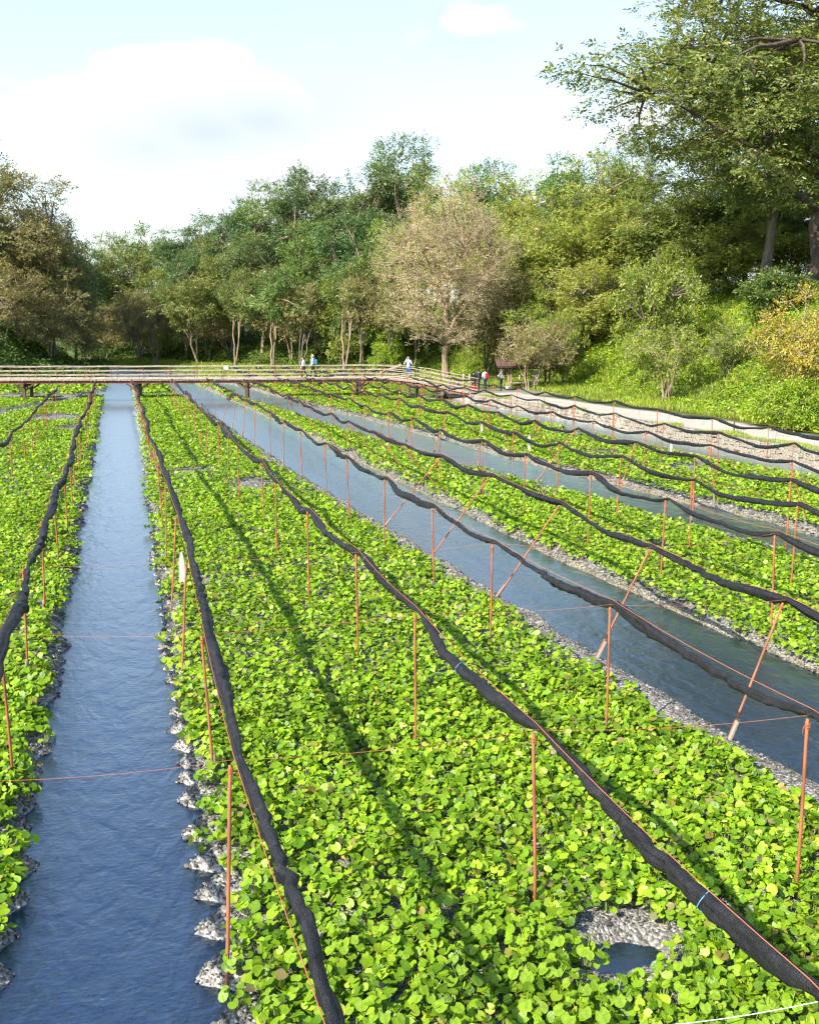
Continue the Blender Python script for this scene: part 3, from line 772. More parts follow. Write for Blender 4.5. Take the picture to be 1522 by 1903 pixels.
def net_path(tops, fine, g, sag=(.08, .2)):
    P = []
    for k in range(len(tops) - 1):
        a, b = np.array(tops[k]), np.array(tops[k + 1]); n = fine
        t = np.linspace(0, 1, n, endpoint=False); s = g.uniform(*sag)
        sh = t + .12 * g.uniform(-1, 1) * np.sin(math.pi * t)
        q = a[None] * (1 - t[:, None]) + b[None] * t[:, None]
        q[:, 2] -= s * 4 * sh * (1 - sh) * (.8 + .4 * np.sin(sh * 9 + g.random() * 6) * .3)
        q[:, 0] += .055 * np.sin(math.pi * t) * g.uniform(-.3, 1.2) + .02 * g.normal(0, 1, n) * (fine > 12) * np.sin(math.pi * t)
        P.append(q)
    P.append(np.array(tops[-1])[None])
    return np.concatenate(P)
def net_roll(P, r0, sides, seed, fine):
    g = np.random.default_rng(seed); m = len(P)
    s = np.arange(m) / fine
    R = r0 * (.65 + .75 * vnoise(s * 2.6, s * 0 + seed, 1) + .18 * vnoise(s * 9, s * 0 + seed, 2))
    ph = s - np.round(s)
    R = R * (1 - .30 * np.exp(-(ph / .07) ** 2))            # gathered where it is tied to a stake
    T = norm(np.gradient(P, axis=0)); up = np.array([0, 0, 1.]); Sx = norm(np.cross(T, up)); Up = np.cross(Sx, T)
    a = np.arange(sides) * 2 * math.pi / sides; tw = s * 1.3
    wr = sum(.06 * np.sin(q * a[None] + w1 * s[:, None] * 4.2 + w2) for q, w1, w2 in ((1, 1.7, seed), (2, 2.9, seed * 2), (4, 1.3, seed * 3), (5, -2.1, seed * 5), (3, 4.3, seed * 7)))
    rid = 1 + wr + .16 * np.sin(2 * (a[None] + tw[:, None]) + 1.0) + .12 * np.sin(3 * (a[None] - .7 * tw[:, None]) + seed) + .07 * g.normal(0, 1, (m, sides)) * (1 if sides > 8 else .6)
    rr = R[:, None] * rid
    hang = np.where(np.sin(a) < 0, 1.30, .9)[None]           # the cloth hangs heavier below the cord
    V = P[:, None] + rr[..., None] * (np.cos(a)[None, :, None] * Sx[:, None] + (np.sin(a)[None] * hang)[..., None] * Up[:, None])
    i = np.arange(m - 1)[:, None] * sides; j = np.arange(sides)[None]; k = (j + 1) % sides
    F = np.stack([i + j, i + k, i + sides + k, i + sides + j], -1).reshape(-1, 4)
    return V.reshape(-1, 3), [F, np.array([np.arange(sides)[::-1]]), np.array([np.arange(sides) + (m - 1) * sides])]
for ri, (nm, x0, y0, sp, y1, phrase, cm) in enumerate(ROWS):
    g = np.random.default_rng(400 + ri)
    tops = []; y = y0; k = 0
    while y < y1:
        tx = x0 + g.normal(0, .05); ty = y + g.normal(0, .10); tz = STAKE_TOP + g.normal(0, .035) - (.1 if y > 69 else 0)
        tops.append((tx, ty, tz)); y += sp + g.normal(0, .08); k += 1
    row_tops[nm] = tops
    seen = 0
    for (tx, ty, tz) in tops:
        d = float(dist_in(np.array(tx), np.array(ty)))
        bx, by = tx + g.normal(0, .03) - (.15 if nm == 'A' else 0), ty + g.normal(0, .05) - (.25 if nm == 'A' else 0)
        if nm == 'B' and ty < 5: continue
        if d > -.1:           # over water: the stake leans out from the nearest bank
            best = None
            for f_, sg in ((c1L, -1), (c1R, 1), (c2L, -1), (c2R, 1), (c3L, -1), (c3R, 1), (c4L, -1)):
                e = float(f_(np.array(ty))) + sg * .14
                if best is None or abs(e - tx) < abs(best - tx): best = e
            bx = best; by = ty - .35 * g.random()
            if abs(bx - tx) > 2.0: bx = tx
        if not bool(in_view(np.array(bx), np.array(by), .8)): continue
        bz = float(ground_z(bx, by))
        seen += 1
        lab = ('nearest' if seen == 1 else ORD[seen - 1] + ' nearest') + ' rusty stake of the ' + phrase
        stake(bx, by, bz, tx - .0, ty, tz - .06, lab, 'rusty stakes carrying the rolled nets', (g.random() < (.7 if d > -.1 else .22)))
    near = nm in 'L1 A B C D'.split()
    fine = 34 if near else 16; sides = 16 if near else 9
    sagr = (.04, .12) if nm in ('A', 'L1', 'L2') else ((.10, .24) if nm in 'BCD' else (.14, .30))
    # one more span toward the viewer so the net runs out of the picture
    first = (tops[0][0], tops[0][1] - sp, tops[0][2])
    if nm == 'L2': first = (x0 - .2, tops[0][1] - sp, STAKE_TOP)
    P = net_path([first] + [(a + .07, b, c - .02) for a, b, c in tops], fine, g, sagr)
    V, Fs = net_roll(P, .043 if nm not in ('A', 'B', 'L1') else .048, sides, 40 + ri, fine)
    net = obj('shade_net', mk_mesh('shade_net', V, Fs, [M['net']]), label='black rolled shade net, ' + phrase, cat='net', group='rolled black shade nets')
    # cord pulled tight from stake to stake over the roll
    cpts = []
    tt = [first] + tops
    for k in range(len(tt) - 1):
        a, b = np.array(tt[k]), np.array(tt[k + 1])
        t = np.linspace(0, 1, 9, endpoint=False)[:, None]; q = a * (1 - t) + b * t
        q[:, 2] += .045 - .05 * 4 * (t * (1 - t))[:, 0]; q[:, 0] += .02
        cpts.append(q)
    cpts.append(np.array(tt[-1])[None] + [0, 0, .045])
    obj('cord', MB().tube(np.concatenate(cpts), .0036, 4).mesh('cord', [M['cord']]), net)
    # loops tying the roll to the cord
    for q in range(fine // 3, len(P) - 1, max(3, fine // 3)):
        if P[q][1] > 40: break
        tm = MB(); t = np.linspace(0, 2 * math.pi, 10); r_ = .07
        tm.tube(np.column_stack([P[q][0] + r_ * np.cos(t), P[q][1] + .02 * np.sin(2 * t), P[q][2] - .01 + r_ * 1.1 * np.sin(t)]), .003, 3, False)
        if cm == 'cord_green' and q % 2 == 0:
            tm.tube([(P[q][0] - .1, P[q][1], P[q][2] - .05), (P[q][0] - .12, P[q][1] + .02, P[q][2] - .25), (P[q][0] - .11, P[q][1] + .05, P[q][2] - .25 - .2 * g.random())], .006, 3, False)
        obj('tie_loop', tm.mesh('tie_loop', [M['cord_green' if cm == 'cord_green' else ('cord_blue' if nm == 'B' and q % 4 == 0 else 'net')]]), net)

# rows beyond the footbridge
for k, x0 in enumerate((-4.2, 2.6, 10.8, 13.2, 15.6, 18.0, 20.4, 22.8)):
    g = np.random.default_rng(480 + k); y_a, y_b = (80, 95) if x0 < 9 else (78, 104 - k)
    tops = [(x0 + g.normal(0, .1), y, 1.45 + g.normal(0, .06)) for y in np.arange(y_a, y_b, 3.6)]
    ok = [t for t in tops if -float(dist_in(np.array(t[0]), np.array(t[1]))) > .1]
    ordn = ORD[k]
    for j, t in enumerate(ok):
        stake(t[0], t[1], float(ground_z(t[0], t[1])), t[0], t[1], t[2] - .05, f'{ORD[j]} rusty stake of the {ordn} net row from the left beyond the footbridge', 'stakes beyond the footbridge', False)
    P = net_path(tops, 8, g, (.2, .42))
    V, Fs = net_roll(P, .075, 7, 90 + k, 8)
    obj('shade_net', mk_mesh('shade_net', V, Fs, [M['net']]), label=f'black rolled net sagging on stakes, {ordn} from the left beyond the footbridge', cat='net', group='rolled nets beyond the footbridge')

# thin wires pulled across the rows
for k in range(3):
    pts = []
    for nm in ('L1', 'A', 'B', 'C', 'D', 'E'):
        tl = [t for t in row_tops[nm] if abs(t[1] - (7.9 + 3.74 * k)) < 1.9]
        if tl: pts.append(min(tl, key=lambda t: abs(t[1] - (7.9 + 3.74 * k))))
    P = []
    for a, b in zip(pts[:-1], pts[1:]):
        t = np.linspace(0, 1, 8, endpoint=False)[:, None]; q = np.array(a) * (1 - t) + np.array(b) * t; q[:, 2] -= .02 + .05 * 4 * (t * (1 - t))[:, 0]; P.append(q)
    P.append(np.array(pts[-1])[None] - [0, 0, .02])
    obj('cross_wire', MB().tube(np.concatenate(P), .0017, 3).mesh('cross_wire', [M['cord']]), label=f'thin orange wire across the net rows, {ORD[k]} from the viewer', cat='wire', group='wires across the net rows')
a = at(1100, 1915, .34); b = at(1560, 1853, .42)
P = np.array([[a[0] + (b[0] - a[0]) * t, a[1] + (b[1] - a[1]) * t, .34 + .08 * t - .05 * math.sin(math.pi * t)] for t in np.linspace(0, 1, 12)])
obj('white_cord', MB().tube(P, .004, 5).mesh('white_cord', [M['cord_white']], True), label='thin white cord stretched low over leaves at the bottom right', cat='cord')

# pointed white marker boards and pegs standing in the beds
def marker(x, y, h, w, label):
    m = MB(); t = .022
    pts = [(-w / 2, 0), (w / 2, 0), (w / 2, h * .74), (w * .2, h * .95), (0, h), (-w * .2, h * .95), (-w / 2, h * .74)]
    V = [(px, -t / 2, pz) for px, pz in pts] + [(px, t / 2, pz) for px, pz in pts]; n = len(pts)
    m.add(V, [list(range(n))]); m.f.setdefault(n, []).append(np.array([[*range(n, 2 * n)][::-1]]))
    m.f.setdefault(4, []).append(np.array([[i, i + n, (i + 1) % n + n, (i + 1) % n] for i in range(n)]))
    z = float(ground_z(x, y))
    o = obj('marker_board', m.mesh('marker_board', [M['whitewood']]), label=label, cat='marker', group='white marker boards in the beds', loc=(x, y, z - .05), rz=-YAW)
    o.rotation_euler = (0, random.uniform(-.03, .03), -YAW)
x, y = at(340, 1102); marker(x, y, .88, .115, "pointed white board beside the straight channel's right bank")
x, y = at(983, 846); marker(x, y, .95, .13, 'pointed white board in the bed right of the third channel')
x, y = at(895, 812); marker(x, y, .7, .11, 'short white board in the bed behind the tall pointed board')
x, y = at(1425, 842); marker(x, y, .6, .10, 'short white board at the edge of the dark channel by the path')
x, y = at(1245, 850); marker(x, y, .7, .10, 'short white board in the right-hand bed before the dark channel')

# ------------------------------------------------------------------ footbridge
BR = [(-22.0, 81.5), (-6.6, 77.2), (1.1, 75.4), (9.0, 73.9), (17.3, 72.9), (19.2, 72.3)]       # near edge of the deck, level part
RAMP = [(19.2, 72.3, 1.50), (21.2, 70.7, 1.28), (23.6, 68.4, .72), (24.4, 67.7, .60)]
LINE = [(x, y, 1.50) for x, y in BR] + RAMP[1:]
bridge = obj('footbridge', None, label='long low timber footbridge with bamboo rails crossing the beds', cat='bridge', loc=(9, 74, 0))
def bpart(name, me, parent=bridge):
    o = obj(name, me, parent)
    if parent is bridge: o.location = (-9, -74, 0)
    return o
LN = np.array(LINE); seg = np.diff(LN, axis=0); sl_ = np.linalg.norm(seg, axis=1); cum = np.concatenate([[0], np.cumsum(sl_)])
def on_line(s):
    k = min(max(np.searchsorted(cum, s) - 1, 0), len(seg) - 1); d = seg[k] / sl_[k]
    p = LN[k] + d * (s - cum[k]); sd = np.array([-d[1], d[0], 0]); sd /= np.linalg.norm(sd)
    return p, d, sd         # sd points away from the viewer
BW = 1.7
s = 14.0; k = 0
plank_me = []
for q in range(4):
    g = random.Random(q); pm = MB(); pm.box((0, BW / 2, 0), (.225, BW + .12, .045)); m_ = pm.mesh('plank', [M['plank']]); plank_me.append(m_)
while s < cum[-1] - .1:
    p, d, sd = on_line(s)
    o = obj('plank', plank_me[k % 4], bridge)
    rot = Matrix(((d[0], sd[0], 0), (d[1], sd[1], 0), (d[2], 0, 1))).to_4x4()
    o.matrix_local = Matrix.Translation(Vector(p) - Vector((9, 74, 0)) + Vector((0, 0, random.uniform(-.006, .006)))) @ rot @ Matrix.Rotation(random.uniform(-.012, .012), 4, 'Z')
    s += .245; k += 1
ss = np.arange(12, cum[-1], .5)
PL = np.array([on_line(q)[0] for q in ss]); SD = np.array([on_line(q)[2] for q in ss])
for off_, nm in ((-.03, 'edge_log'), (BW + .03, 'edge_log')):
    bpart(nm, MB().tube(PL + SD * off_ + [0, 0, .075], .062, 8, True, .1, 4).mesh(nm, [M['bamboo']], True))
for off_ in (.15, BW - .15):
    mbm = MB(); Q = PL + SD * off_ - [0, 0, .16]
    for a, b in zip(Q[:-1], Q[1:]): mbm.bar(a, b + (b - a) * .02, .10, .15)
    bpart('beam', mbm.mesh('beam', [M['beam_red']]))
jm = MB(); jm.box((0, BW / 2, -.055), (.10, BW + .30, .065)); JOIST = jm.mesh('joist', [M['timber']])
for q in np.arange(14, cum[-1] - .3, .98):
    p, d, sd = on_line(q); o = obj('joist', JOIST, bridge)
    o.matrix_local = Matrix.Translation(Vector(p) - Vector((9, 74, 0)) - Vector((0, 0, .0))) @ Matrix(((d[0], sd[0], 0), (d[1], sd[1], 0), (d[2], 0, 1))).to_4x4()
# rails on both sides; ruddy balusters
RE = cum[-1]
for off_, zs in ((-.05, (.36, .66, .96)), (BW + .05, (.34, .64, .95))):
    for z in zs:
        bpart('rail', MB().tube(PL + SD * off_ + [0, 0, z] + np.column_stack([0 * ss, 0 * ss, .012 * np.sin(ss * 1.7 + z * 9)]), .03, 7, True, .08, 5).mesh('rail', [M['bamboo']], True))
    POST = MB().box((0, 0, .45), (.045, .045, 1.05)).mesh('rail_post', [M['rust_dark']])
    for q in np.arange(14.5, RE, 1.96):
        p, d, sd = on_line(q); o = obj('rail_post', POST, bridge); p = p + sd * (off_ + (.05 if off_ < 0 else -.05)); o.matrix_local = Matrix.Translation(Vector(p) - Vector((9, 74, 0)))
# timber bents
for q_x in (-14.5, -6.6, 1.25, 9.0, 17.3):
    sq = float(np.interp(q_x, LN[:, 0], cum)); p, d, sd = on_line(sq)
    for off_ in (.12, BW - .12):
        c = p + sd * off_; gz = float(ground_z(c[0], c[1]))
        po = bpart('post', MB().box((c[0], c[1], (gz - .3 + 1.26) / 2), (.2, .2, 1.26 - gz + .3), math.atan2(d[1], d[0])).mesh('post', [M['timber']]))
        br_ = MB()
        for sgn in (-1, 1): br_.bar(c + [0, 0, -.75] , c + d * sgn * .72 + [0, 0, -.25], .10, .10)
        obj('brace', br_.mesh('brace', [M['timber']]), po)
    a = p + sd * -.2; b = p + sd * (BW + .2)
    bpart('cap_beam', MB().bar(a - [0, 0, .33], b - [0, 0, .33], .2, .2).mesh('cap_beam', [M['timber']]))
# ramp end: shadowy trestle and gate posts
for q in (RE - 5.2, RE - 3.0, RE - .8):
    p, d, sd = on_line(q)
    for off_ in (.12, BW - .12):
        c = p + sd * off_; gz = float(ground_z(c[0], c[1]))
        bpart('post', MB().box((c[0], c[1], (gz - .3 + p[2] - .22) / 2), (.16, .16, max(.2, p[2] - .22 - gz + .3)), 0).mesh('post', [M['timber']]))
for u, v in ((861, 727), (872, 727)):
    x, y = at(u, v, .55)
    bpart('gate_post', MB().tube([(x, y, .4), (x, y, 1.2), (x, y, 1.85)], [.085, .08, .075], 9, True, .05, 2).mesh('gate_post', [M['bamboo']], True))
# small white notice on the rail
x, y = 7.6, 74.0
p, d, sd = on_line(float(np.interp(7.6, LN[:, 0], cum)))
c = p + sd * -.12
sg = obj('notice_board', MB().box((0, 0, 0), (.36, .02, .30)).mesh('notice_board', [M['whitewood']]), label='small blank white notice tied to the footbridge rail', cat='sign', loc=(c[0], c[1], 1.5 + .9), rz=math.atan2(d[1], d[0]))


# ------------------------------------------------------------------ trees
def leaf_quads(P, D, N, L, Wd):
    D = norm(D); S_ = norm(np.cross(N, D)); Nn = np.cross(D, S_)
    L = L[:, None]; Wd = Wd[:, None]
    V = np.stack([P, P + D * L * .5 + S_ * Wd * .5 + Nn * Wd * .12, P + D * L - Nn * L * .1, P + D * L * .5 - S_ * Wd * .5 + Nn * Wd * .12], 1)
    n = len(P)
    return V.reshape(-1, 3), (np.arange(n) * 4)[:, None] + np.arange(4)[None]
def sprigs(P, D, N, size, k, lw, g):
    """compound leaves: k leaflets on alternate sides of a short axis"""
    n = len(P); D = norm(D); S_ = norm(np.cross(N, D)); out_p, out_d, out_n = [], [], []
    for j in range(k):
        t = (j + .6) / k; sgn = 1 if j % 2 else -1
        p = P + D * (size * t)[:, None]; d = D * (.45 + .55 * (j == k - 1)) + S_ * sgn * (.85 if j < k - 1 else 0) + g.normal(0, .22, (n, 3))
        out_p.append(p); out_d.append(d); out_n.append(N + g.normal(0, .35, (n, 3)))
    L = np.concatenate([size * .62 * g.uniform(.7, 1.2, n) for _ in range(k)])
    return leaf_quads(np.concatenate(out_p), np.concatenate(out_d), np.concatenate(out_n), L, L * lw)

def curve(a, b, g, n=6, arc=.12, lift=0.0):
    a = np.array(a, float); b = np.array(b, float); t = np.linspace(0, 1, n)[:, None]; L = np.linalg.norm(b - a)
    o1 = g.normal(0, arc, 3) * L; o1[2] = lift * L + o1[2] * .5
    P = a * (1 - t) + b * t + o1 * (t * (1 - t)) * 2
    P[1:-1] += g.normal(0, .012 * L, (n - 2, 3))
    return P

def make_tree(name, seed, H, rx, z0, bark_m, leaf_m, ncl=90, spc=45, k=5, size=.5, lw=.42, rc=1.25, tr=.24, nlimb=7, flat=.55, lean=(0, 0), fork=.35, twigs=0, top=.5, trunks=1, lump=.3, limb_r=.45, droop=.15, ry=None, bias=None, low_open=0.0):
    """tapered trunk(s), limbs, branches to every leaf clump; crown of many small leaves. z0 = crown bottom."""
    g = np.random.default_rng(seed); ry = ry or rx
    tb = MB(); zc = (z0 + H) / 2; rz = (H - z0) / 2
    cen = np.array([lean[0], lean[1], zc])
    if bias is not None: cen = cen + np.array([bias[0], bias[1], 0])
    limb_pts, limb_rad = [], []
    for tk in range(trunks):
        b0 = np.array([g.normal(0, .12), g.normal(0, .12), -.4]) if trunks > 1 else np.array([0, 0, -.4])
        tp = np.array([lean[0] * .8 + (g.normal(0, rx * .28) if trunks > 1 else 0), lean[1] * .8 + (g.normal(0, rx * .28) if trunks > 1 else 0), z0 + (H - z0) * top])
        T = curve(b0, tp, g, 9, .05)
        r_t = tr * (1 if trunks == 1 else .65) * np.linspace(1, .28, 9); r_t[0] *= 1.45; r_t[1] *= 1.1
        tb.tube(T, r_t, 9, True, .07, seed + tk)
        limb_pts.append(T[3:]); limb_rad.append(r_t[3:])
        for j in range(max(2, nlimb // trunks)):
            t = fork + (1 - fork) * (j + g.random() * .6) / max(2, nlimb // trunks); t = min(t, .97)
            f_ = t * 8; i0 = int(f_); a = T[i0] * (1 - (f_ - i0)) + T[min(i0 + 1, 8)] * (f_ - i0)
            az = j * 2.4 + g.normal(0, .4) + tk * 1.3; el = g.uniform(.1, .8)
            e = cen + np.array([rx * .72 * math.cos(az) * math.cos(el), ry * .72 * math.sin(az) * math.cos(el), rz * (.1 + .75 * math.sin(el) * g.uniform(.2, 1)) - rz * (1 - t) * .6])
            Lp = curve(a, e, g, 8, .10, .10); rr = max(.03, float(r_t[i0])) * limb_r * 1.25 * np.linspace(1, .25, 8)
            tb.tube(Lp, rr, 6, True, .06, seed + j); limb_pts.append(Lp[2:]); limb_rad.append(rr[2:])
    LP = np.concatenate(limb_pts)
    dirs = norm(g.normal(0, 1, (ncl * 3, 3))); rf = g.uniform(.12, 1, ncl * 3) ** .45
    lumpf = 1 + lump * (np.sin(dirs[:, 0] * 5 + seed) * np.cos(dirs[:, 1] * 4 - seed) + .6 * np.sin(dirs[:, 2] * 7 + seed * 2))
    C = cen + dirs * rf[:, None] * lumpf[:, None] * np.array([rx, ry, rz])
    keep = (C[:, 2] > z0 - .2 + low_open * np.hypot(C[:, 0] - cen[0], C[:, 1] - cen[1])) & (C[:, 2] < H * 1.03)
    C = C[keep][:ncl]
    Pv, Fv, no = [], [], 0
    aP, aD, aN, aS = [], [], [], []
    for c in C:
        d2 = np.sum((LP - c) ** 2, 1) + 1.5 * np.maximum(LP[:, 2] - c[2] + .3, 0) ** 2
        a = LP[int(np.argmin(d2))]; L = np.linalg.norm(c - a)
        if L > .25:
            Bp = curve(a, c, g, 5, .10, .06); tb.tube(Bp, np.linspace(.035 + .012 * L, .012, 5) * (tr / .24) ** .5, 4, False)
        rcl = rc * g.uniform(.65, 1.25); n = int(spc * g.uniform(.6, 1.35) * (rcl / rc) ** 1.3)
        q = norm(g.normal(0, 1, (n, 3))) * (g.random((n, 1)) ** .5) * np.array([1, 1, flat]) * rcl
        out = norm((c - cen) / np.array([rx, ry, rz])[None])[0]
        aP.append(c + q); dd_ = norm(q + 1e-4) * .8 + out * .5 + g.normal(0, .45, (n, 3)); dd_[:, 2] -= droop; aD.append(dd_)
        aN.append(np.array([0, 0, 1.0]) + out * .5 + g.normal(0, .55, (n, 3))); aS.append(size * g.uniform(.65, 1.25, n))
        for _ in range(twigs):
            e = c + norm(g.normal(0, 1, 3)) * rcl * np.array([1, 1, .8]) + np.array([0, 0, .25 * rcl]); tb.tube(curve(c, e, g, 3, .1), [.016, .010, .005], 3, False)
    P = np.concatenate(aP); V, F = sprigs(P, np.concatenate(aD), np.concatenate(aN), np.concatenate(aS), k, lw, g)
    return tb.mesh(name + '_trunk', [M[bark_m]], True), mk_mesh(name + '_crown', V, [F], [M[leaf_m]], False), H, rx

KIND = {}
KIND['deep'] = make_tree('deep', 11, 16, 4.6, 3.2, 'bark_tan', 'deep', 105, 70, 5, .47, .45, 1.35, .26, lean=(-.8, -.6))
KIND['deep2'] = make_tree('deep2', 12, 18, 4.4, 3.8, 'bark_grey', 'deep', 110, 67, 5, .47, .45, 1.3, .28, lump=.4, top=.7)
KIND['locust'] = make_tree('locust', 13, 17, 5.0, 4.2, 'bark_tan', 'locust', 105, 67, 5, .47, .42, 1.35, .26, lean=(-1.2, -.8), lump=.4)
KIND['locust2'] = make_tree('locust2', 14, 15, 4.4, 3.0, 'bark_grey', 'locust', 100, 64, 5, .47, .45, 1.25, .22, trunks=2)
KIND['yellow'] = make_tree('yellow', 15, 14, 4.8, 2.4, 'bark_tan', 'yellowgreen', 105, 59, 5, .43, .45, 1.25, .2, trunks=2, lump=.35, twigs=1)
KIND['yellow2'] = make_tree('yellow2', 16, 12, 4.6, 1.6, 'bark_grey', 'yellowgreen', 100, 59, 5, .43, .45, 1.2, .18, trunks=3, twigs=1)
KIND['olive'] = make_tree('olive', 17, 17, 5.0, 2.5, 'bark_grey', 'olive', 115, 38, 5, .5, .40, 1.3, .25, twigs=4, lump=.35)
KIND['olive2'] = make_tree('olive2', 18, 12, 4.2, 1.8, 'bark_tan', 'olive', 90, 36, 5, .48, .40, 1.2, .17, trunks=2, twigs=4)
KIND['stems'] = make_tree('stems', 20, 11, 3.4, 5.0, 'bark_tan', 'locust', 60, 34, 5, .5, .42, 1.1, .24, lean=(-1.8, 0), trunks=2, top=.5, nlimb=6, twigs=2, lump=.4)
KIND['stems2'] = make_tree('stems2', 21, 10, 3.2, 4.2, 'bark_grey', 'olive', 60, 30, 5, .46, .42, 1.0, .22, lean=(-1.2, .5), trunks=3, top=.5, nlimb=6, twigs=4, lump=.4)
KIND['thin'] = make_tree('thin', 19, 19, 4.6, 6.0, 'bark_tan', 'locust', 80, 34, 5, .58, .42, 1.2, .24, lump=.45, trunks=2, top=.75)
DESC = {'deep': 'dark green full-crowned tree', 'deep2': 'tall dark green tree', 'locust': 'mid green spreading tree', 'locust2': 'mid green twin-stemmed tree', 'yellow': 'yellow-green tree',
        'yellow2': 'low bushy yellow-green tree', 'olive': 'olive-brown half-bare tree', 'olive2': 'small brownish half-bare tree', 'stems': 'green tree with slanting pale stems', 'stems2': 'brownish tree with slanting pale stems', 'thin': 'thin-crowned tree with pale bare stems'}

def place_tree(kind, u, D, top_v, w_px, label, group, cat='tree', rz=None, dz=0.0, tilt=0.0, unique=None):
    tm_, cm_, H, rx = unique or KIND[kind]
    x, y = at_depth(u, D); z = float(ground_z(x, y)) + dz
    h = z_of(top_v, D) - z; sx = (w_px / F_PX * D) / (2.25 * rx)
    r = obj(cat.replace(' ', '_'), None, label=label, cat=cat, group=group, loc=(x, y, z))
    rz = random.uniform(0, 6.28) if rz is None else rz
    mt = Matrix.Rotation(tilt, 4, 'X') @ Matrix.Rotation(rz, 4, 'Z') @ Matrix.Diagonal((sx, sx, h / H, 1))
    t = obj('trunk', tm_, r); t.matrix_local = mt
    c = obj('crown', cm_, r); c.matrix_local = mt
    return r

BACK = [ # kind, u, D, top v, width px  (skyline)
    ('deep', 170, 165, 452, 110), ('locust', 212, 172, 436, 110), ('thin', 262, 168, 424, 120), ('thin', 305, 165, 420, 110), ('deep2', 352, 152, 412, 120), ('deep', 402, 146, 398, 130),
    ('deep2', 462, 138, 352, 105), ('locust2', 520, 134, 345, 150), ('deep', 585, 128, 318, 150), ('deep2', 640, 124, 322, 140), ('deep', 700, 120, 305, 150), ('locust', 772, 126, 258, 190),
    ('yellow', 850, 112, 302, 170), ('locust', 925, 110, 305, 150), ('yellow', 990, 104, 300, 170), ('locust2', 1050, 100, 292, 160), ('yellow', 1110, 98, 272, 180), ('locust', 1160, 96, 262, 170),
    ('locust', 1270, 92, 300, 200), ('deep', 1370, 96, 330, 200), ('locust', 1470, 96, 340, 220), ('locust2', 1560, 90, 320, 220)]
MIDR = [ # front of the wood
    ('yellow2', 188, 172, 520, 120), ('yellow2', 232, 174, 515, 120), ('olive2', 205, 152, 560, 110), ('olive2', 268, 146, 535, 110), ('yellow2', 318, 142, 500, 110), ('deep', 352, 138, 470, 120), ('olive2', 392, 134, 510, 110), ('locust2', 432, 130, 455, 140), ('deep', 492, 126, 440, 140),
    ('olive2', 545, 120, 480, 130), ('locust2', 590, 118, 420, 150), ('yellow2', 640, 112, 470, 130), ('deep', 672, 110, 400, 160), ('locust2', 715, 106, 450, 130), ('yellow', 770, 104, 390, 150),
    ('yellow', 930, 97, 400, 170), ('yellow2', 985, 93, 440, 150), ('yellow', 1040, 92, 370, 190), ('yellow2', 1085, 87, 470, 170), ('yellow', 1150, 90, 360, 190), ('olive2', 930, 92, 500, 150), ('locust2', 1215, 88, 350, 190),
    ('yellow2', 1290, 86, 400, 180), ('deep', 1390, 88, 330, 170), ('yellow2', 1350, 85, 395, 170), ('yellow2', 1445, 87, 400, 170), ('yellow2', 1525, 85, 420, 150), ('yellow2', 1010, 86, 545, 130)]
LEFT = [('locust', -20, 124, 232, 230, 'tall blue-green tree rising highest at the left edge'), ('olive', 45, 116, 292, 230, 'large olive-brown half-bare tree in front at the left edge'),
        ('olive', 112, 122, 375, 150, 'olive-brown tree at the right of the left-hand group'), ('deep', 150, 134, 430, 110, 'dark shaded tree at the inner end of the left-hand group'),
        ('olive2', 20, 108, 480, 150, 'lower brownish tree overhanging the left bank'), ('olive2', 105, 114, 500, 130, 'lower brownish tree leaning to the water from the left bank'), ('deep', 70, 132, 400, 150, 'dark tree behind the left-hand brown trees'),
        ('locust2', -70, 112, 330, 200, 'mid green tree cut by the left picture edge'), ('olive2', 165, 128, 545, 90, 'small brown tree over the dark water gap')]
for i, (k, u, D, tv, w) in enumerate(sorted(BACK, key=lambda q: q[1])):
    place_tree(k, u, D, tv, w, f"{DESC[k]}, {ORD[i]} from the left along the wood's skyline", 'trees along the skyline of the wood')
EDGE = [('stems2', 268, 136, 550, 90), ('stems2', 300, 130, 560, 70), ('stems', 372, 126, 520, 110), ('stems', 440, 119, 500, 85), ('stems', 508, 114, 495, 120), ('stems2', 560, 111, 530, 90),
        ('stems', 640, 105, 490, 125), ('stems2', 672, 104, 515, 80), ('stems2', 738, 100, 525, 95), ('stems2', 900, 93, 540, 100)]
for i, (k, u, D, tv, w) in enumerate(EDGE):
    place_tree(k, u, D, tv, w, f"{DESC[k]}, {ORD[i]} from the left among the stemmy edge trees", 'slant-stemmed trees at the edge of the wood', tilt=random.uniform(-.12, .12))
for i, (k, u, D, tv, w) in enumerate(sorted(MIDR, key=lambda q: q[1])):
    place_tree(k, u, D, tv, w, f"{DESC[k]}, {ORD[i]} from the left at the wood's front edge", 'trees at the front edge of the wood')
for (k, u, D, tv, w, lab) in LEFT: place_tree(k, u, D, tv, w, lab, 'trees on the left bank')

# the pale half-bare tree standing alone on the meadow
U = make_tree('beige', 35, 15.5, 5.6, 3.2, 'bark_tan', 'beige', 300, 25, 4, .36, .22, 1.05, .30, nlimb=11, fork=.28, twigs=11, top=.5, lump=.16, droop=-.5, low_open=.12, limb_r=.7, flat=1.0)
place_tree(None, 833, 87, 348, 285, 'pale beige half-bare tree with forked trunk standing alone on the meadow', None, unique=U, rz=.6)
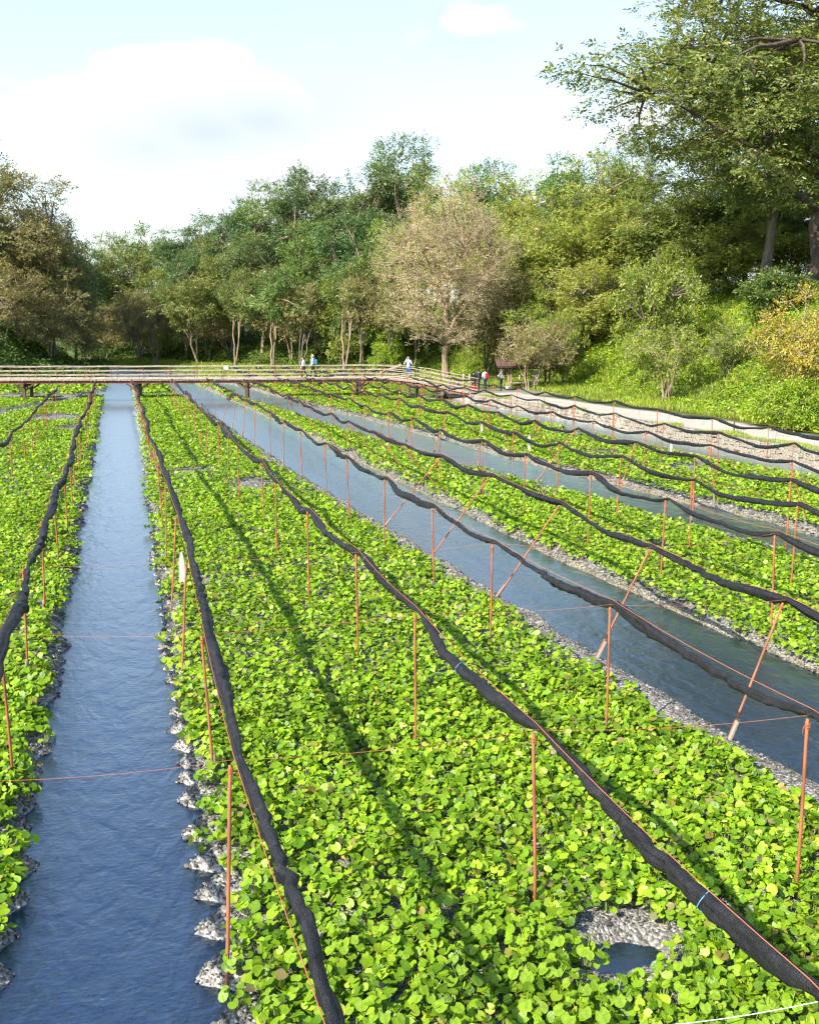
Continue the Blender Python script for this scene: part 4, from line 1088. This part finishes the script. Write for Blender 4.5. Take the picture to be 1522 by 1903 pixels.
# the big tree high on the right-hand slope
U = make_tree('great', 33, 25, 12.0, 6.5, 'bark_dark', 'locust', 240, 62, 6, .46, .42, 1.75, .42, nlimb=14, fork=.25, top=.72, lump=.42, flat=.5, twigs=1, limb_r=.55, droop=.25, ry=9.0, bias=(-1.8, 1.0))
place_tree(None, 1482, 72, -95, 885, 'huge dark-trunked green tree on the right slope reaching out of the picture', None, unique=U, rz=.35)
U = make_tree('companion', 34, 22, 8.0, 5.0, 'bark_grey', 'locust', 150, 56, 6, .48, .42, 1.6, .32, nlimb=10, fork=.3, top=.75, lump=.42, flat=.5, limb_r=.55, droop=.25)
place_tree(None, 1405, 80, -40, 520, 'tall grey-trunked tree just behind the huge tree on the right slope', None, unique=U, rz=2.0)

# shrubs and small trees on the slope
def shrub(seed, H, rx, z0, lm, n=70, spc=46, size=.26, **kw):
    return make_tree('shrub', seed, H, rx, z0, kw.pop('bark', 'bark_grey'), lm, n, spc, 4, size, .5, kw.pop('rc', .5), kw.pop('tr', .09), nlimb=8, trunks=kw.pop('trunks', 4), fork=.2, twigs=kw.pop('twigs', 3), lump=.25, **kw)
place_tree(None, 1222, 72, 468, 180, 'round yellow-green bush on the grassy slope above the path', None, 'shrub', unique=shrub(41, 4.6, 3.0, .5, 'shrub', 120), rz=.4)
place_tree(None, 1232, 63.5, 612, 165, 'open small tree with several pale stems at the foot of the slope', None, 'shrub', unique=shrub(42, 4.4, 2.7, 1.6, 'shrub', 60, 24, bark='bark_tan', tr=.13, trunks=5), rz=1.4)
place_tree(None, 1350, 62, 600, 120, 'thin grey-stemmed bush right of the pale-stemmed small tree', None, 'shrub', unique=shrub(43, 3.6, 2.0, .6, 'shrub', 50, 18, twigs=8), rz=1.4)
place_tree(None, 1500, 50, 548, 240, 'orange-yellow autumn tree at the right picture edge', None, 'tree', unique=shrub(44, 4.6, 3.0, 1.3, 'autumn', 110, 40, size=.22, bark='bark_tan', tr=.13, trunks=3, rc=.6), rz=2.2)
place_tree(None, 1480, 47.5, 715, 190, 'dark leafy bush under the orange-yellow tree', None, 'shrub', unique=shrub(45, 1.9, 2.4, .05, 'herb', 100, 46, size=.24, rc=.5, twigs=0), rz=.2)
place_tree(None, 985, 77, 592, 150, 'grey-twigged bush arching over the small shelter', None, 'shrub', unique=shrub(46, 4.4, 2.9, 1.2, 'olive', 80, 26, twigs=8, bark='bark_tan', tr=.12), rz=.9)
place_tree(None, 1045, 80, 580, 90, 'yellow-green bush at the slope foot right of the shelter', None, 'shrub', unique=shrub(47, 5.0, 2.6, .8, 'shrub', 90, 36, bark='bark_tan'), rz=.9)
place_tree(None, 715, 100, 628, 70, 'round dark bush on the bank behind the fallen log', None, 'shrub', unique=shrub(48, 2.6, 1.8, .05, 'herb', 60, 40, twigs=0), rz=.9)
place_tree(None, 1430, 66, 500, 130, 'young green sapling at the foot of the huge trunk', None, 'shrub', unique=shrub(51, 3.8, 2.0, .3, 'locust', 60, 40, size=.36, twigs=1), rz=.3)

# ------------------------------------------------------------------ herbs and grass
def ground_leaves(n, xr, yr, seed, accept, size, mat_, hmax, name, label, cat, tilt=.5, lw=.6, blade=False):
    g = np.random.default_rng(seed)
    y = g.uniform(*yr, n); x = g.uniform(0, 1, n)
    lo, hi = xr; x = lo(y) + x * (hi(y) - lo(y))
    k = accept(x, y) & in_view(x, y, 3); x, y = x[k], y[k]; n = len(x)
    hmap = hmax * fbm(x * .7, y * .7, seed + 1) ** 1.5 * 1.6
    z = ground_z(x, y) + (hmap * g.random(n) ** .6 if not blade else -.02)
    P = np.stack([x, y, z], -1)
    if blade:
        Dv = np.stack([g.normal(0, .35, n), g.normal(0, .35, n), np.ones(n)], -1); Nv = norm(g.normal(0, 1, (n, 3)) * [1, 1, .2]); L = size * g.uniform(.5, 1.3, n) * (.6 + hmap)
        V, F = leaf_quads(P, Dv, Nv, L, L * lw)
    else:
        Dv = g.normal(0, 1, (n, 3)) * [1, 1, .35]; Nv = np.array([-.2, -.2, 1]) + g.normal(0, tilt, (n, 3)); L = size * g.uniform(.5, 1.3, n)
        V, F = leaf_quads(P, Dv, Nv, L, L * lw)
    return obj(name, mk_mesh(name, V, [F], [M[mat_]], False), kind='stuff', label=label, cat=cat)
ground_leaves(105000, (lambda y: xfoot(y) - 1.2, lambda y: xfoot(y) + 17), (33, 100), 71, lambda x, y: fbm(x * .35, y * .35, 75) > .40, .21, 'herb', .75, 'slope_herbs', 'leafy green weeds covering the slope above the path', 'weeds')
ground_leaves(105000, (lambda y: xfoot(y) - 6.0, lambda y: xfoot(y) + 14), (33, 100), 72, lambda x, y: (x > ip(y, [(0, 28), (39, 30.6), (46, 30.6), (61, 29.6), (69, 30)]) + .2), .34, 'grass', .9, 'slope_grass', 'bright green grass on the slope and verge by the path', 'grass', blade=True, lw=.12)
ground_leaves(70000, (lambda y: np.full_like(y, 23.4) - np.clip(y - 80, 0, 60) * .55, lambda y: xfoot(y) + 6), (69.5, 150), 73, lambda x, y: (dist_in(x, y) < -.2) & ~((y < 74.5) & (x < 31)), .36, 'grass', .9, 'meadow_grass', 'bright green meadow grass below the wood', 'grass', blade=True, lw=.16)
ground_leaves(30000, (lambda y: xleft(y) - 14, lambda y: xleft(y) + 3), (98, 150), 74, lambda x, y: dist_in(x, y) < 0, .38, 'herb_shaded', 1.2, 'bank_herbs', 'green undergrowth on the left bank under the trees', 'weeds', lw=.5)  # shade under the trees is put into the darker leaf colour
ground_leaves(32000, (lambda y: xfoot(y) - 1, lambda y: xfoot(y) + 22), (98, 175), 76, lambda x, y: dist_in(x, y) < 0, .42, 'herb_shaded', 1.6, 'wood_undergrowth', 'green undergrowth on the floor of the wood', 'weeds', lw=.5)
def verge(x, y):
    w = xwall(y); return (x > w + .22) & (x < w + .22 + 1.3 * vnoise(y * .5, y * 0, 77) ** 2) & (y < 67)
ground_leaves(16000, (lambda y: xwall(y), lambda y: xwall(y) + 1.6), (24, 67), 78, verge, .15, 'grass', .6, 'wall_top_grass', 'thin grass tufts along the top of the stone wall', 'grass', blade=True, lw=.14)

# ------------------------------------------------------------------ shelter, bench, log and small things by the path
sx_, sy_ = at(975, 722, .55); sz_ = float(ground_z(sx_, sy_))
hut = obj('shelter', None, label='small open timber shelter with low dark roof beside the slope', cat='shelter', loc=(sx_, sy_, sz_), rz=-YAW)
HX = 1.15
for px_, py_ in ((-1.1, 0), (0.05, 0), (-1.1, 2.2), (1.9, 0), (1.9, 2.2)):
    obj('post', MB().box((px_, py_, .78), (.14 if px_ < 1 else .12, .14, 1.75)).mesh('post', [M['bark_tan' if px_ < 0 else 'timber']]), hut)
obj('beam', MB().bar((-1.9, -.05, 1.62), (2.3, -.05, 1.62), .12, .14).mesh('beam', [M['timber']]), hut)
obj('beam', MB().bar((-1.9, 2.2, 1.62), (2.3, 2.2, 1.62), .12, .14).mesh('beam', [M['timber']]), hut)
for side in (0, 1):
    rf = obj('roof', MB().add([(-2.2, -.55, 1.66), (2.6, -.55, 1.66), (2.6, 1.1, 2.28), (-2.2, 1.1, 2.28), (-2.2, -.55, 1.74), (2.6, -.55, 1.74), (2.6, 1.1, 2.36), (-2.2, 1.1, 2.36)],
             [[3, 2, 1, 0], [4, 5, 6, 7], [0, 1, 5, 4], [1, 2, 6, 5], [2, 3, 7, 6], [3, 0, 4, 7]]).mesh('roof', [M['timber']]), hut)
    if side: rf.matrix_local = Matrix.Translation((0.4, 2.2, 0)) @ Matrix.Rotation(math.pi, 4, 'Z')
    for k in range(12):
        b_ = obj('roof_board', MB().bar((-2.1 + k * .41, -.6, 1.76), (-2.1 + k * .41, 1.08, 2.385), .36, .03).mesh('roof_board', [M['timber']]), rf)
for k in range(6):
    obj('wall_board', MB().box((.75 + .02 * k, .02, .35 + .2 * k), (.55, .03, .185)).mesh('wall_board', [M['plank']]), hut)
obj('paper_notice', MB().box((.98, -.02, .95), (.2, .012, .42)).mesh('paper_notice', [M['whitewood']]), hut, label='white paper notice on the board wall')
bn = obj('bench', None, label='low timber bench under the shelter roof', cat='bench', loc=(sx_ - .55, sy_ + .25, sz_), rz=-YAW)
for k in range(3): obj('seat_board', MB().box((0, -.18 + .15 * k, .46), (1.1, .13, .045)).mesh('seat_board', [M['plank']]), bn)
for px_ in (-.45, .45): obj('leg', MB().box((px_, 0, .22), (.09, .40, .44)).mesh('leg', [M['timber']]), bn)
x, y = at(944, 724, .55)
tub = MB().tube([(0, 0, 0), (0, 0, .05), (0, 0, .26), (0, 0, .28), (0, 0, .27), (0, 0, .06)], [.17, .185, .215, .23, .205, .17], 16)
obj('tub', tub.mesh('tub', [M['cord_white']], True), label='pale plastic tub on the ground beside the grey-clad woman', cat='tub', loc=(x, y, float(ground_z(x, y)) + .01))
x, y = at_depth(722, 98); z = float(ground_z(x, y))
lg = obj('fallen_log', MB().tube([(-1.0, 0, .15), (0, .1, .5), (1.0, .1, .95), (1.3, .1, 1.1)], [.22, .21, .19, .18], 10, True, .08, 5).mesh('fallen_log', [M['bark_tan']], True), label='fallen pale log lying on the grassy bank below the wood', cat='log', loc=(x, y, z), rz=-YAW)
x, y = at(1363, 800, .55)
obj('bent_post', MB().tube([(0, 0, -.2), (0, 0, .5), (0, 0, .86), (-.02, 0, .92), (-.12, 0, .97), (-.26, 0, 1.02)], .032, 8).mesh('bent_post', [M['timber']], True), label='thin dark post with bent top standing on the gravel path', cat='post', loc=(x, y, float(ground_z(x, y))), rz=-YAW)
# split-rail fence at the meadow edge behind the visitors
p0 = at(905, 712, .6); p1 = at(965, 711, .6)
fn = obj('rail_fence', None, label='low split-rail fence on the meadow behind the visitors', cat='fence', loc=(p0[0], p0[1], float(ground_z(*p0))))
for k in range(3):
    t = k / 2; obj('fence_post', MB().tube([((p1[0] - p0[0]) * t, (p1[1] - p0[1]) * t, -.2), ((p1[0] - p0[0]) * t, (p1[1] - p0[1]) * t, .72)], .07, 8, True, .06, k).mesh('fence_post', [M['bamboo']], True), fn)
obj('fence_rail', MB().tube([(-.4, 0, .62), (p1[0] - p0[0] + .3, p1[1] - p0[1], .64)], .05, 8).mesh('fence_rail', [M['timber']], True), fn)

# ------------------------------------------------------------------ people
def cloth(name, c): return simple_mat('cloth_' + name, c, .85, .15, .18, 14, .25, 40)
SKIN = simple_mat('skin', (.50, .30, .21), .55, .35, .08, 6)
HAIRS = {'black': simple_mat('hair_black', (.012, .010, .010), .5, .4, .3, 30), 'brown': simple_mat('hair_brown', (.10, .05, .028), .5, .4, .3, 30), 'white': simple_mat('hair_white', (.60, .57, .53), .6, .3, .15, 30)}
def capsule(mb, a, b, ra, rb, n=10):
    a = np.array(a, float); b = np.array(b, float); d = b - a; L = np.linalg.norm(d); d = d / max(L, 1e-6)
    P, R = [], []
    for t in (-.98, -.8, -.45, 0): P.append(a + d * ra * t); R.append(ra * math.sqrt(max(0, 1 - t * t)))
    for t in (0, .45, .8, .98): P.append(b + d * rb * t); R.append(rb * math.sqrt(max(0, 1 - t * t)))
    mb.tube(P, R, n)
def person(loc, face, h, top_c, leg_c, hair, label, pose='stand', long_hair=False, shorts=False, sleeves=True, shoe=(.06, .05, .05), pack=None, seed=0):
    g = random.Random(seed); s = h / 1.70
    prim = []; T, Lg, SK, SH = 0, 1, 2, 3
    def c(a, b, ra, rb, m): prim.append((np.array(a, float), np.array(b, float), ra, rb, m))
    crouch = pose == 'crouch'
    hz = .42 if crouch else .92
    step = .20 if pose == 'walk' else .05
    lean = .16 if crouch else (.03 if pose == 'walk' else 0)
    c((-.075, 0, hz), (.075, 0, hz), .135, .135, Lg)
    c((0, 0, hz + .08), (0, lean * .5, hz + .30), .135, .150, T)
    c((0, lean * .5, hz + .30), (0, lean, hz + .44), .150, .115, T)
    sh = hz + .465
    c((-.15, lean, sh), (.15, lean, sh), .068, .068, T)
    nod = .03 if pose in ('stand', 'crouch') else 0
    c((0, lean, sh + .02), (0, lean + nod * .5, sh + .13), .058, .052, SK)
    hc = np.array((0, lean + .02 + nod, sh + .21))
    c(hc + (0, -.012, .035), hc + (0, .012, -.05), .098, .074, SK)
    c(hc + (0, .10, .0), hc + (0, .118, -.028), .012, .017, SK)
    for q in (-1, 1): c(hc + (q * .092, -.005, .012), hc + (q * .094, -.005, -.025), .018, .013, SK)
    hands = []
    for q in (-1, 1):
        hip = np.array((q * .085, 0, hz - .03))
        if crouch: kn = np.array((q * .13, .36, .46)); an = np.array((q * .11, .05, .09))
        else: kn = np.array((q * .095, q * step * .55 + .03, .50)); an = np.array((q * .10, q * step * (1.0) - (.06 if q < 0 and pose == 'walk' else 0), .09 + (.05 if q < 0 and pose == 'walk' else 0)))
        c(hip, kn, .092, .064, Lg); c(kn, kn * .45 + an * .55 + (0, -.02, 0), .060, .058, SK if shorts else Lg); c(kn * .45 + an * .55 + (0, -.02, 0), an, .056, .040, SK if shorts else Lg)
        c(an + (0, -.03, -.05), an + (0, .14, -.055), .042, .034, SH)
        shp = np.array((q * .185, lean, sh - .005))
        if pose == 'photo': el = shp + (q * .10, .10, -.24); wr = np.array((q * .07, .26, sh + .14))
        elif pose == 'walk': el = shp + (q * .05, -q * .10, -.27); wr = el + (q * -.01, -q * .02 + .10, -.22)
        elif pose == 'fold': el = shp + (q * .05, .06, -.27); wr = np.array((q * .05, .26, sh - .20))
        elif crouch: el = shp + (q * .06, .16, -.20); wr = el + (-q * .10, .20, -.06)
        else: el = shp + (q * .06, -.02, -.28); wr = el + (q * .0, .07, -.24)
        c(shp, el, .056, .043, T); c(el, wr, .041, .030, T if sleeves else SK)
        d = (wr - el) / np.linalg.norm(wr - el); pm = wr + d * .075
        c(wr, pm, .028, .034, SK); hands.append((pm, d, q))
    mb = MB()
    for (a, b, ra, rb, m) in prim: capsule(mb, a, b, ra, rb)
    me = mb.mesh('tmp', [])
    o = bpy.data.objects.new('tmp', me); COL.objects.link(o)
    md = o.modifiers.new('r', 'REMESH'); md.mode = 'VOXEL'; md.voxel_size = .025; md.use_smooth_shade = True
    m2 = o.modifiers.new('s', 'SMOOTH'); m2.factor = .5; m2.iterations = 2
    dg = bpy.context.evaluated_depsgraph_get()
    body = bpy.data.meshes.new_from_object(o.evaluated_get(dg)); body.name = 'person_body'
    bpy.data.objects.remove(o)
    nf = len(body.polygons); cen = np.zeros(nf * 3, np.float32); body.polygons.foreach_get('center', cen); cen = cen.reshape(-1, 3)
    best = np.full(nf, 9.0); mi = np.zeros(nf, np.int32)
    for (a, b, ra, rb, m) in prim:
        ab = b - a; t = np.clip(((cen - a) @ ab) / (ab @ ab), 0, 1); dist = np.linalg.norm(cen - (a + t[:, None] * ab), axis=1) - (ra + (rb - ra) * t)
        k = dist < best; best[k] = dist[k]; mi[k] = m
    mats = [cloth('top', top_c), cloth('legs', leg_c), SKIN, cloth('shoes', shoe)]
    # fingers: four of unequal length and a thumb, slightly curled, rooted in the palm
    fb = MB()
    for (pm, d, q) in hands:
        sd = np.cross(d, (0, 0, 1.0)); sd = sd / max(np.linalg.norm(sd), 1e-6) if np.linalg.norm(sd) > .2 else np.array((0, 1., 0))
        cu = np.cross(sd, d)
        for j, L in enumerate((.062, .072, .068, .054)):
            a = pm + sd * (.024 - .016 * j) + d * .015; b = a + d * L * .55 + cu * .006; e = b + d * L * .4 - cu * q * .02
            fb.tube([a, b, e], [.0085, .008, .006], 5)
        a = pm - d * .03 + sd * .028; fb.tube([a, a + sd * .022 + d * .03, a + sd * .024 + d * .058], [.0095, .009, .007], 5)
    fm = fb.mesh('f', [])
    bm = bmesh.new(); bm.from_mesh(body); n0 = len(bm.faces); bm.from_mesh(fm); body2 = bpy.data.meshes.new('person_body'); bm.to_mesh(body2); n1 = len(bm.faces); bm.free()
    for m in mats: body2.materials.append(m)
    body2.polygons.foreach_set('material_index', np.concatenate([mi, np.full(n1 - n0, SK, np.int32)]))
    body2.polygons.foreach_set('use_smooth', np.ones(n1, bool))
    r = obj('person', body2, label=label, cat='person', loc=loc, rz=face)
    r.scale = (s, s, s)
    hm = MB(); Vv, Ff = ico(3); c0 = hc + np.array((0, -.012, .03)); Vs = Vv * np.array((.112, .120, .112)) * (1 + .03 * np.sin(Vv[:, :1] * 30)); 
    kp = np.array([not (Vv[f][:, 1].mean() > .25 and Vv[f][:, 2].mean() < .45) and Vv[f][:, 2].mean() > -.55 for f in Ff])
    hm.add(Vs + c0, Ff[kp])
    if long_hair: hm.tube([c0 + (0, -.06, -.02), c0 + (0, -.10, -.14), c0 + (0, -.11, -.26)], [.085, .075, .03], 8)
    obj('hair', hm.mesh('hair', [HAIRS[hair]], True), r)
    for q in (-1, 1):
        ey = MB(); V2, F2 = ico(2); ey.add(V2 * .013 + hc + np.array((q * .034, .086, .012)), F2); obj('eye', ey.mesh('eye', [HAIRS['black']], True), r)
    return r, s, sh, lean
def backpack(pr, col, label, name='backpack'):
    r, s, sh, lean = pr
    m = bmesh.new(); bmesh.ops.create_cube(m, size=1.0)
    bmesh.ops.scale(m, vec=(.30, .17, .42), verts=m.verts); bmesh.ops.bevel(m, geom=list(m.edges), offset=.055, segments=3, affect='EDGES')
    me = bpy.data.meshes.new(name); m.to_mesh(me); m.free(); me.materials.append(cloth(name, col))
    mt = Matrix.Translation(r.location) @ Matrix.Rotation(r.rotation_euler.z, 4, 'Z') @ Matrix.Scale(s, 4) @ Matrix.Translation((0, lean - .235, sh - .20))
    b = obj(name, me, label=label, cat='backpack'); b.matrix_world = mt
    for q in (-1, 1):
        st = MB().tube([(q * .10, .02, .19), (q * .11, .14, .255), (q * .11, .29, .25), (q * .11, .385, .12), (q * .12, .33, -.06), (q * .13, .07, -.14)], .017, 5)
        obj('strap', st.mesh('strap', [me.materials[0]]), b)
    return b
def on_deck(u):
    best = min(np.arange(14, cum[-1], .1), key=lambda q: abs((lambda p: (p[0] * math.cos(YAW) - p[1] * math.sin(YAW)) / fwd(p[0], p[1]) * F_PX * .983 + CXP - u)(on_line(q)[0] + on_line(q)[2] * .85)))
    p, d, sd = on_line(best); p = p + sd * .85; return (p[0], p[1], p[2] + .026)
R_ = math.radians
pr = person(on_deck(570), R_(85), 1.55, (.72, .74, .76), (.02, .02, .025), 'black', 'person in white top and black trousers walking behind on the footbridge', 'walk', seed=1)
pr = person(on_deck(588), R_(85), 1.72, (.70, .73, .72), (.02, .02, .025), 'white', 'white-haired person in pale shirt and black trousers leading on the footbridge', 'walk', seed=2)
backpack(pr, (.04, .32, .42), 'teal backpack on the white-haired person on the footbridge')
pr = person(on_deck(759), R_(150), 1.74, (.66, .69, .74), (.03, .12, .45), 'black', 'person in white shirt and blue shorts holding up a camera on the ramp', 'photo', shorts=True, seed=3)
backpack(pr, (.02, .035, .09), 'navy backpack worn by the person in blue shorts')
def by_path(u, v=725): 
    x, y = at(u, v, .55); return (x, y, float(ground_z(x, y)))
person(by_path(848, 724), R_(-60), 1.15, (.20, .07, .42), (.16, .10, .36), 'black', 'child in purple sitting low by the bridge end', 'crouch', seed=4)
person(by_path(837, 723), R_(60), 1.05, (.10, .14, .42), (.09, .12, .30), 'black', 'small child in blue crouching left of the purple child', 'crouch', seed=5)
person(by_path(880, 726), R_(-30), 1.48, (.015, .015, .018), (.03, .03, .035), 'black', 'person in black jacket standing left in the group by the path', 'stand', seed=6)
person(by_path(889, 724), R_(20), 1.55, (.035, .055, .065), (.11, .075, .05), 'black', 'person in slate jacket and brown trousers between black and red jackets', 'stand', seed=7)
pr = person(by_path(901, 726), R_(10), 1.66, (.68, .66, .66), (.035, .085, .20), 'black', 'person in white shirt and blue jeans with a red backpack', 'fold', seed=8)
backpack(pr, (.48, .035, .05), 'red backpack worn by the person in blue jeans')
person(by_path(931, 726), R_(35), 1.62, (.26, .26, .28), (.025, .03, .05), 'brown', 'brown-haired woman in grey cardigan and dark trousers standing apart', 'fold', True, seed=9)
x, y, z = by_path(879, 728)
bgm = bmesh.new(); bmesh.ops.create_uvsphere(bgm, u_segments=14, v_segments=9, radius=.5); bmesh.ops.scale(bgm, vec=(.62, .36, .52), verts=bgm.verts)
for v in bgm.verts:
    if v.co.z < -.18: v.co.z = -.18
bme = bpy.data.meshes.new('bag'); bgm.to_mesh(bme); bgm.free(); bme.materials.append(cloth('bag', (.55, .02, .04)))
bg_o = obj('red_bag', bme, label='red bag on the ground before the person in black jacket', cat='bag', loc=(x, y, z + .19))
obj('handle', MB().tube([(-.14, 0, .2), (-.1, 0, .36), (0, 0, .41), (.1, 0, .36), (.14, 0, .2)], .018, 6).mesh('handle', [bme.materials[0]], True), bg_o)
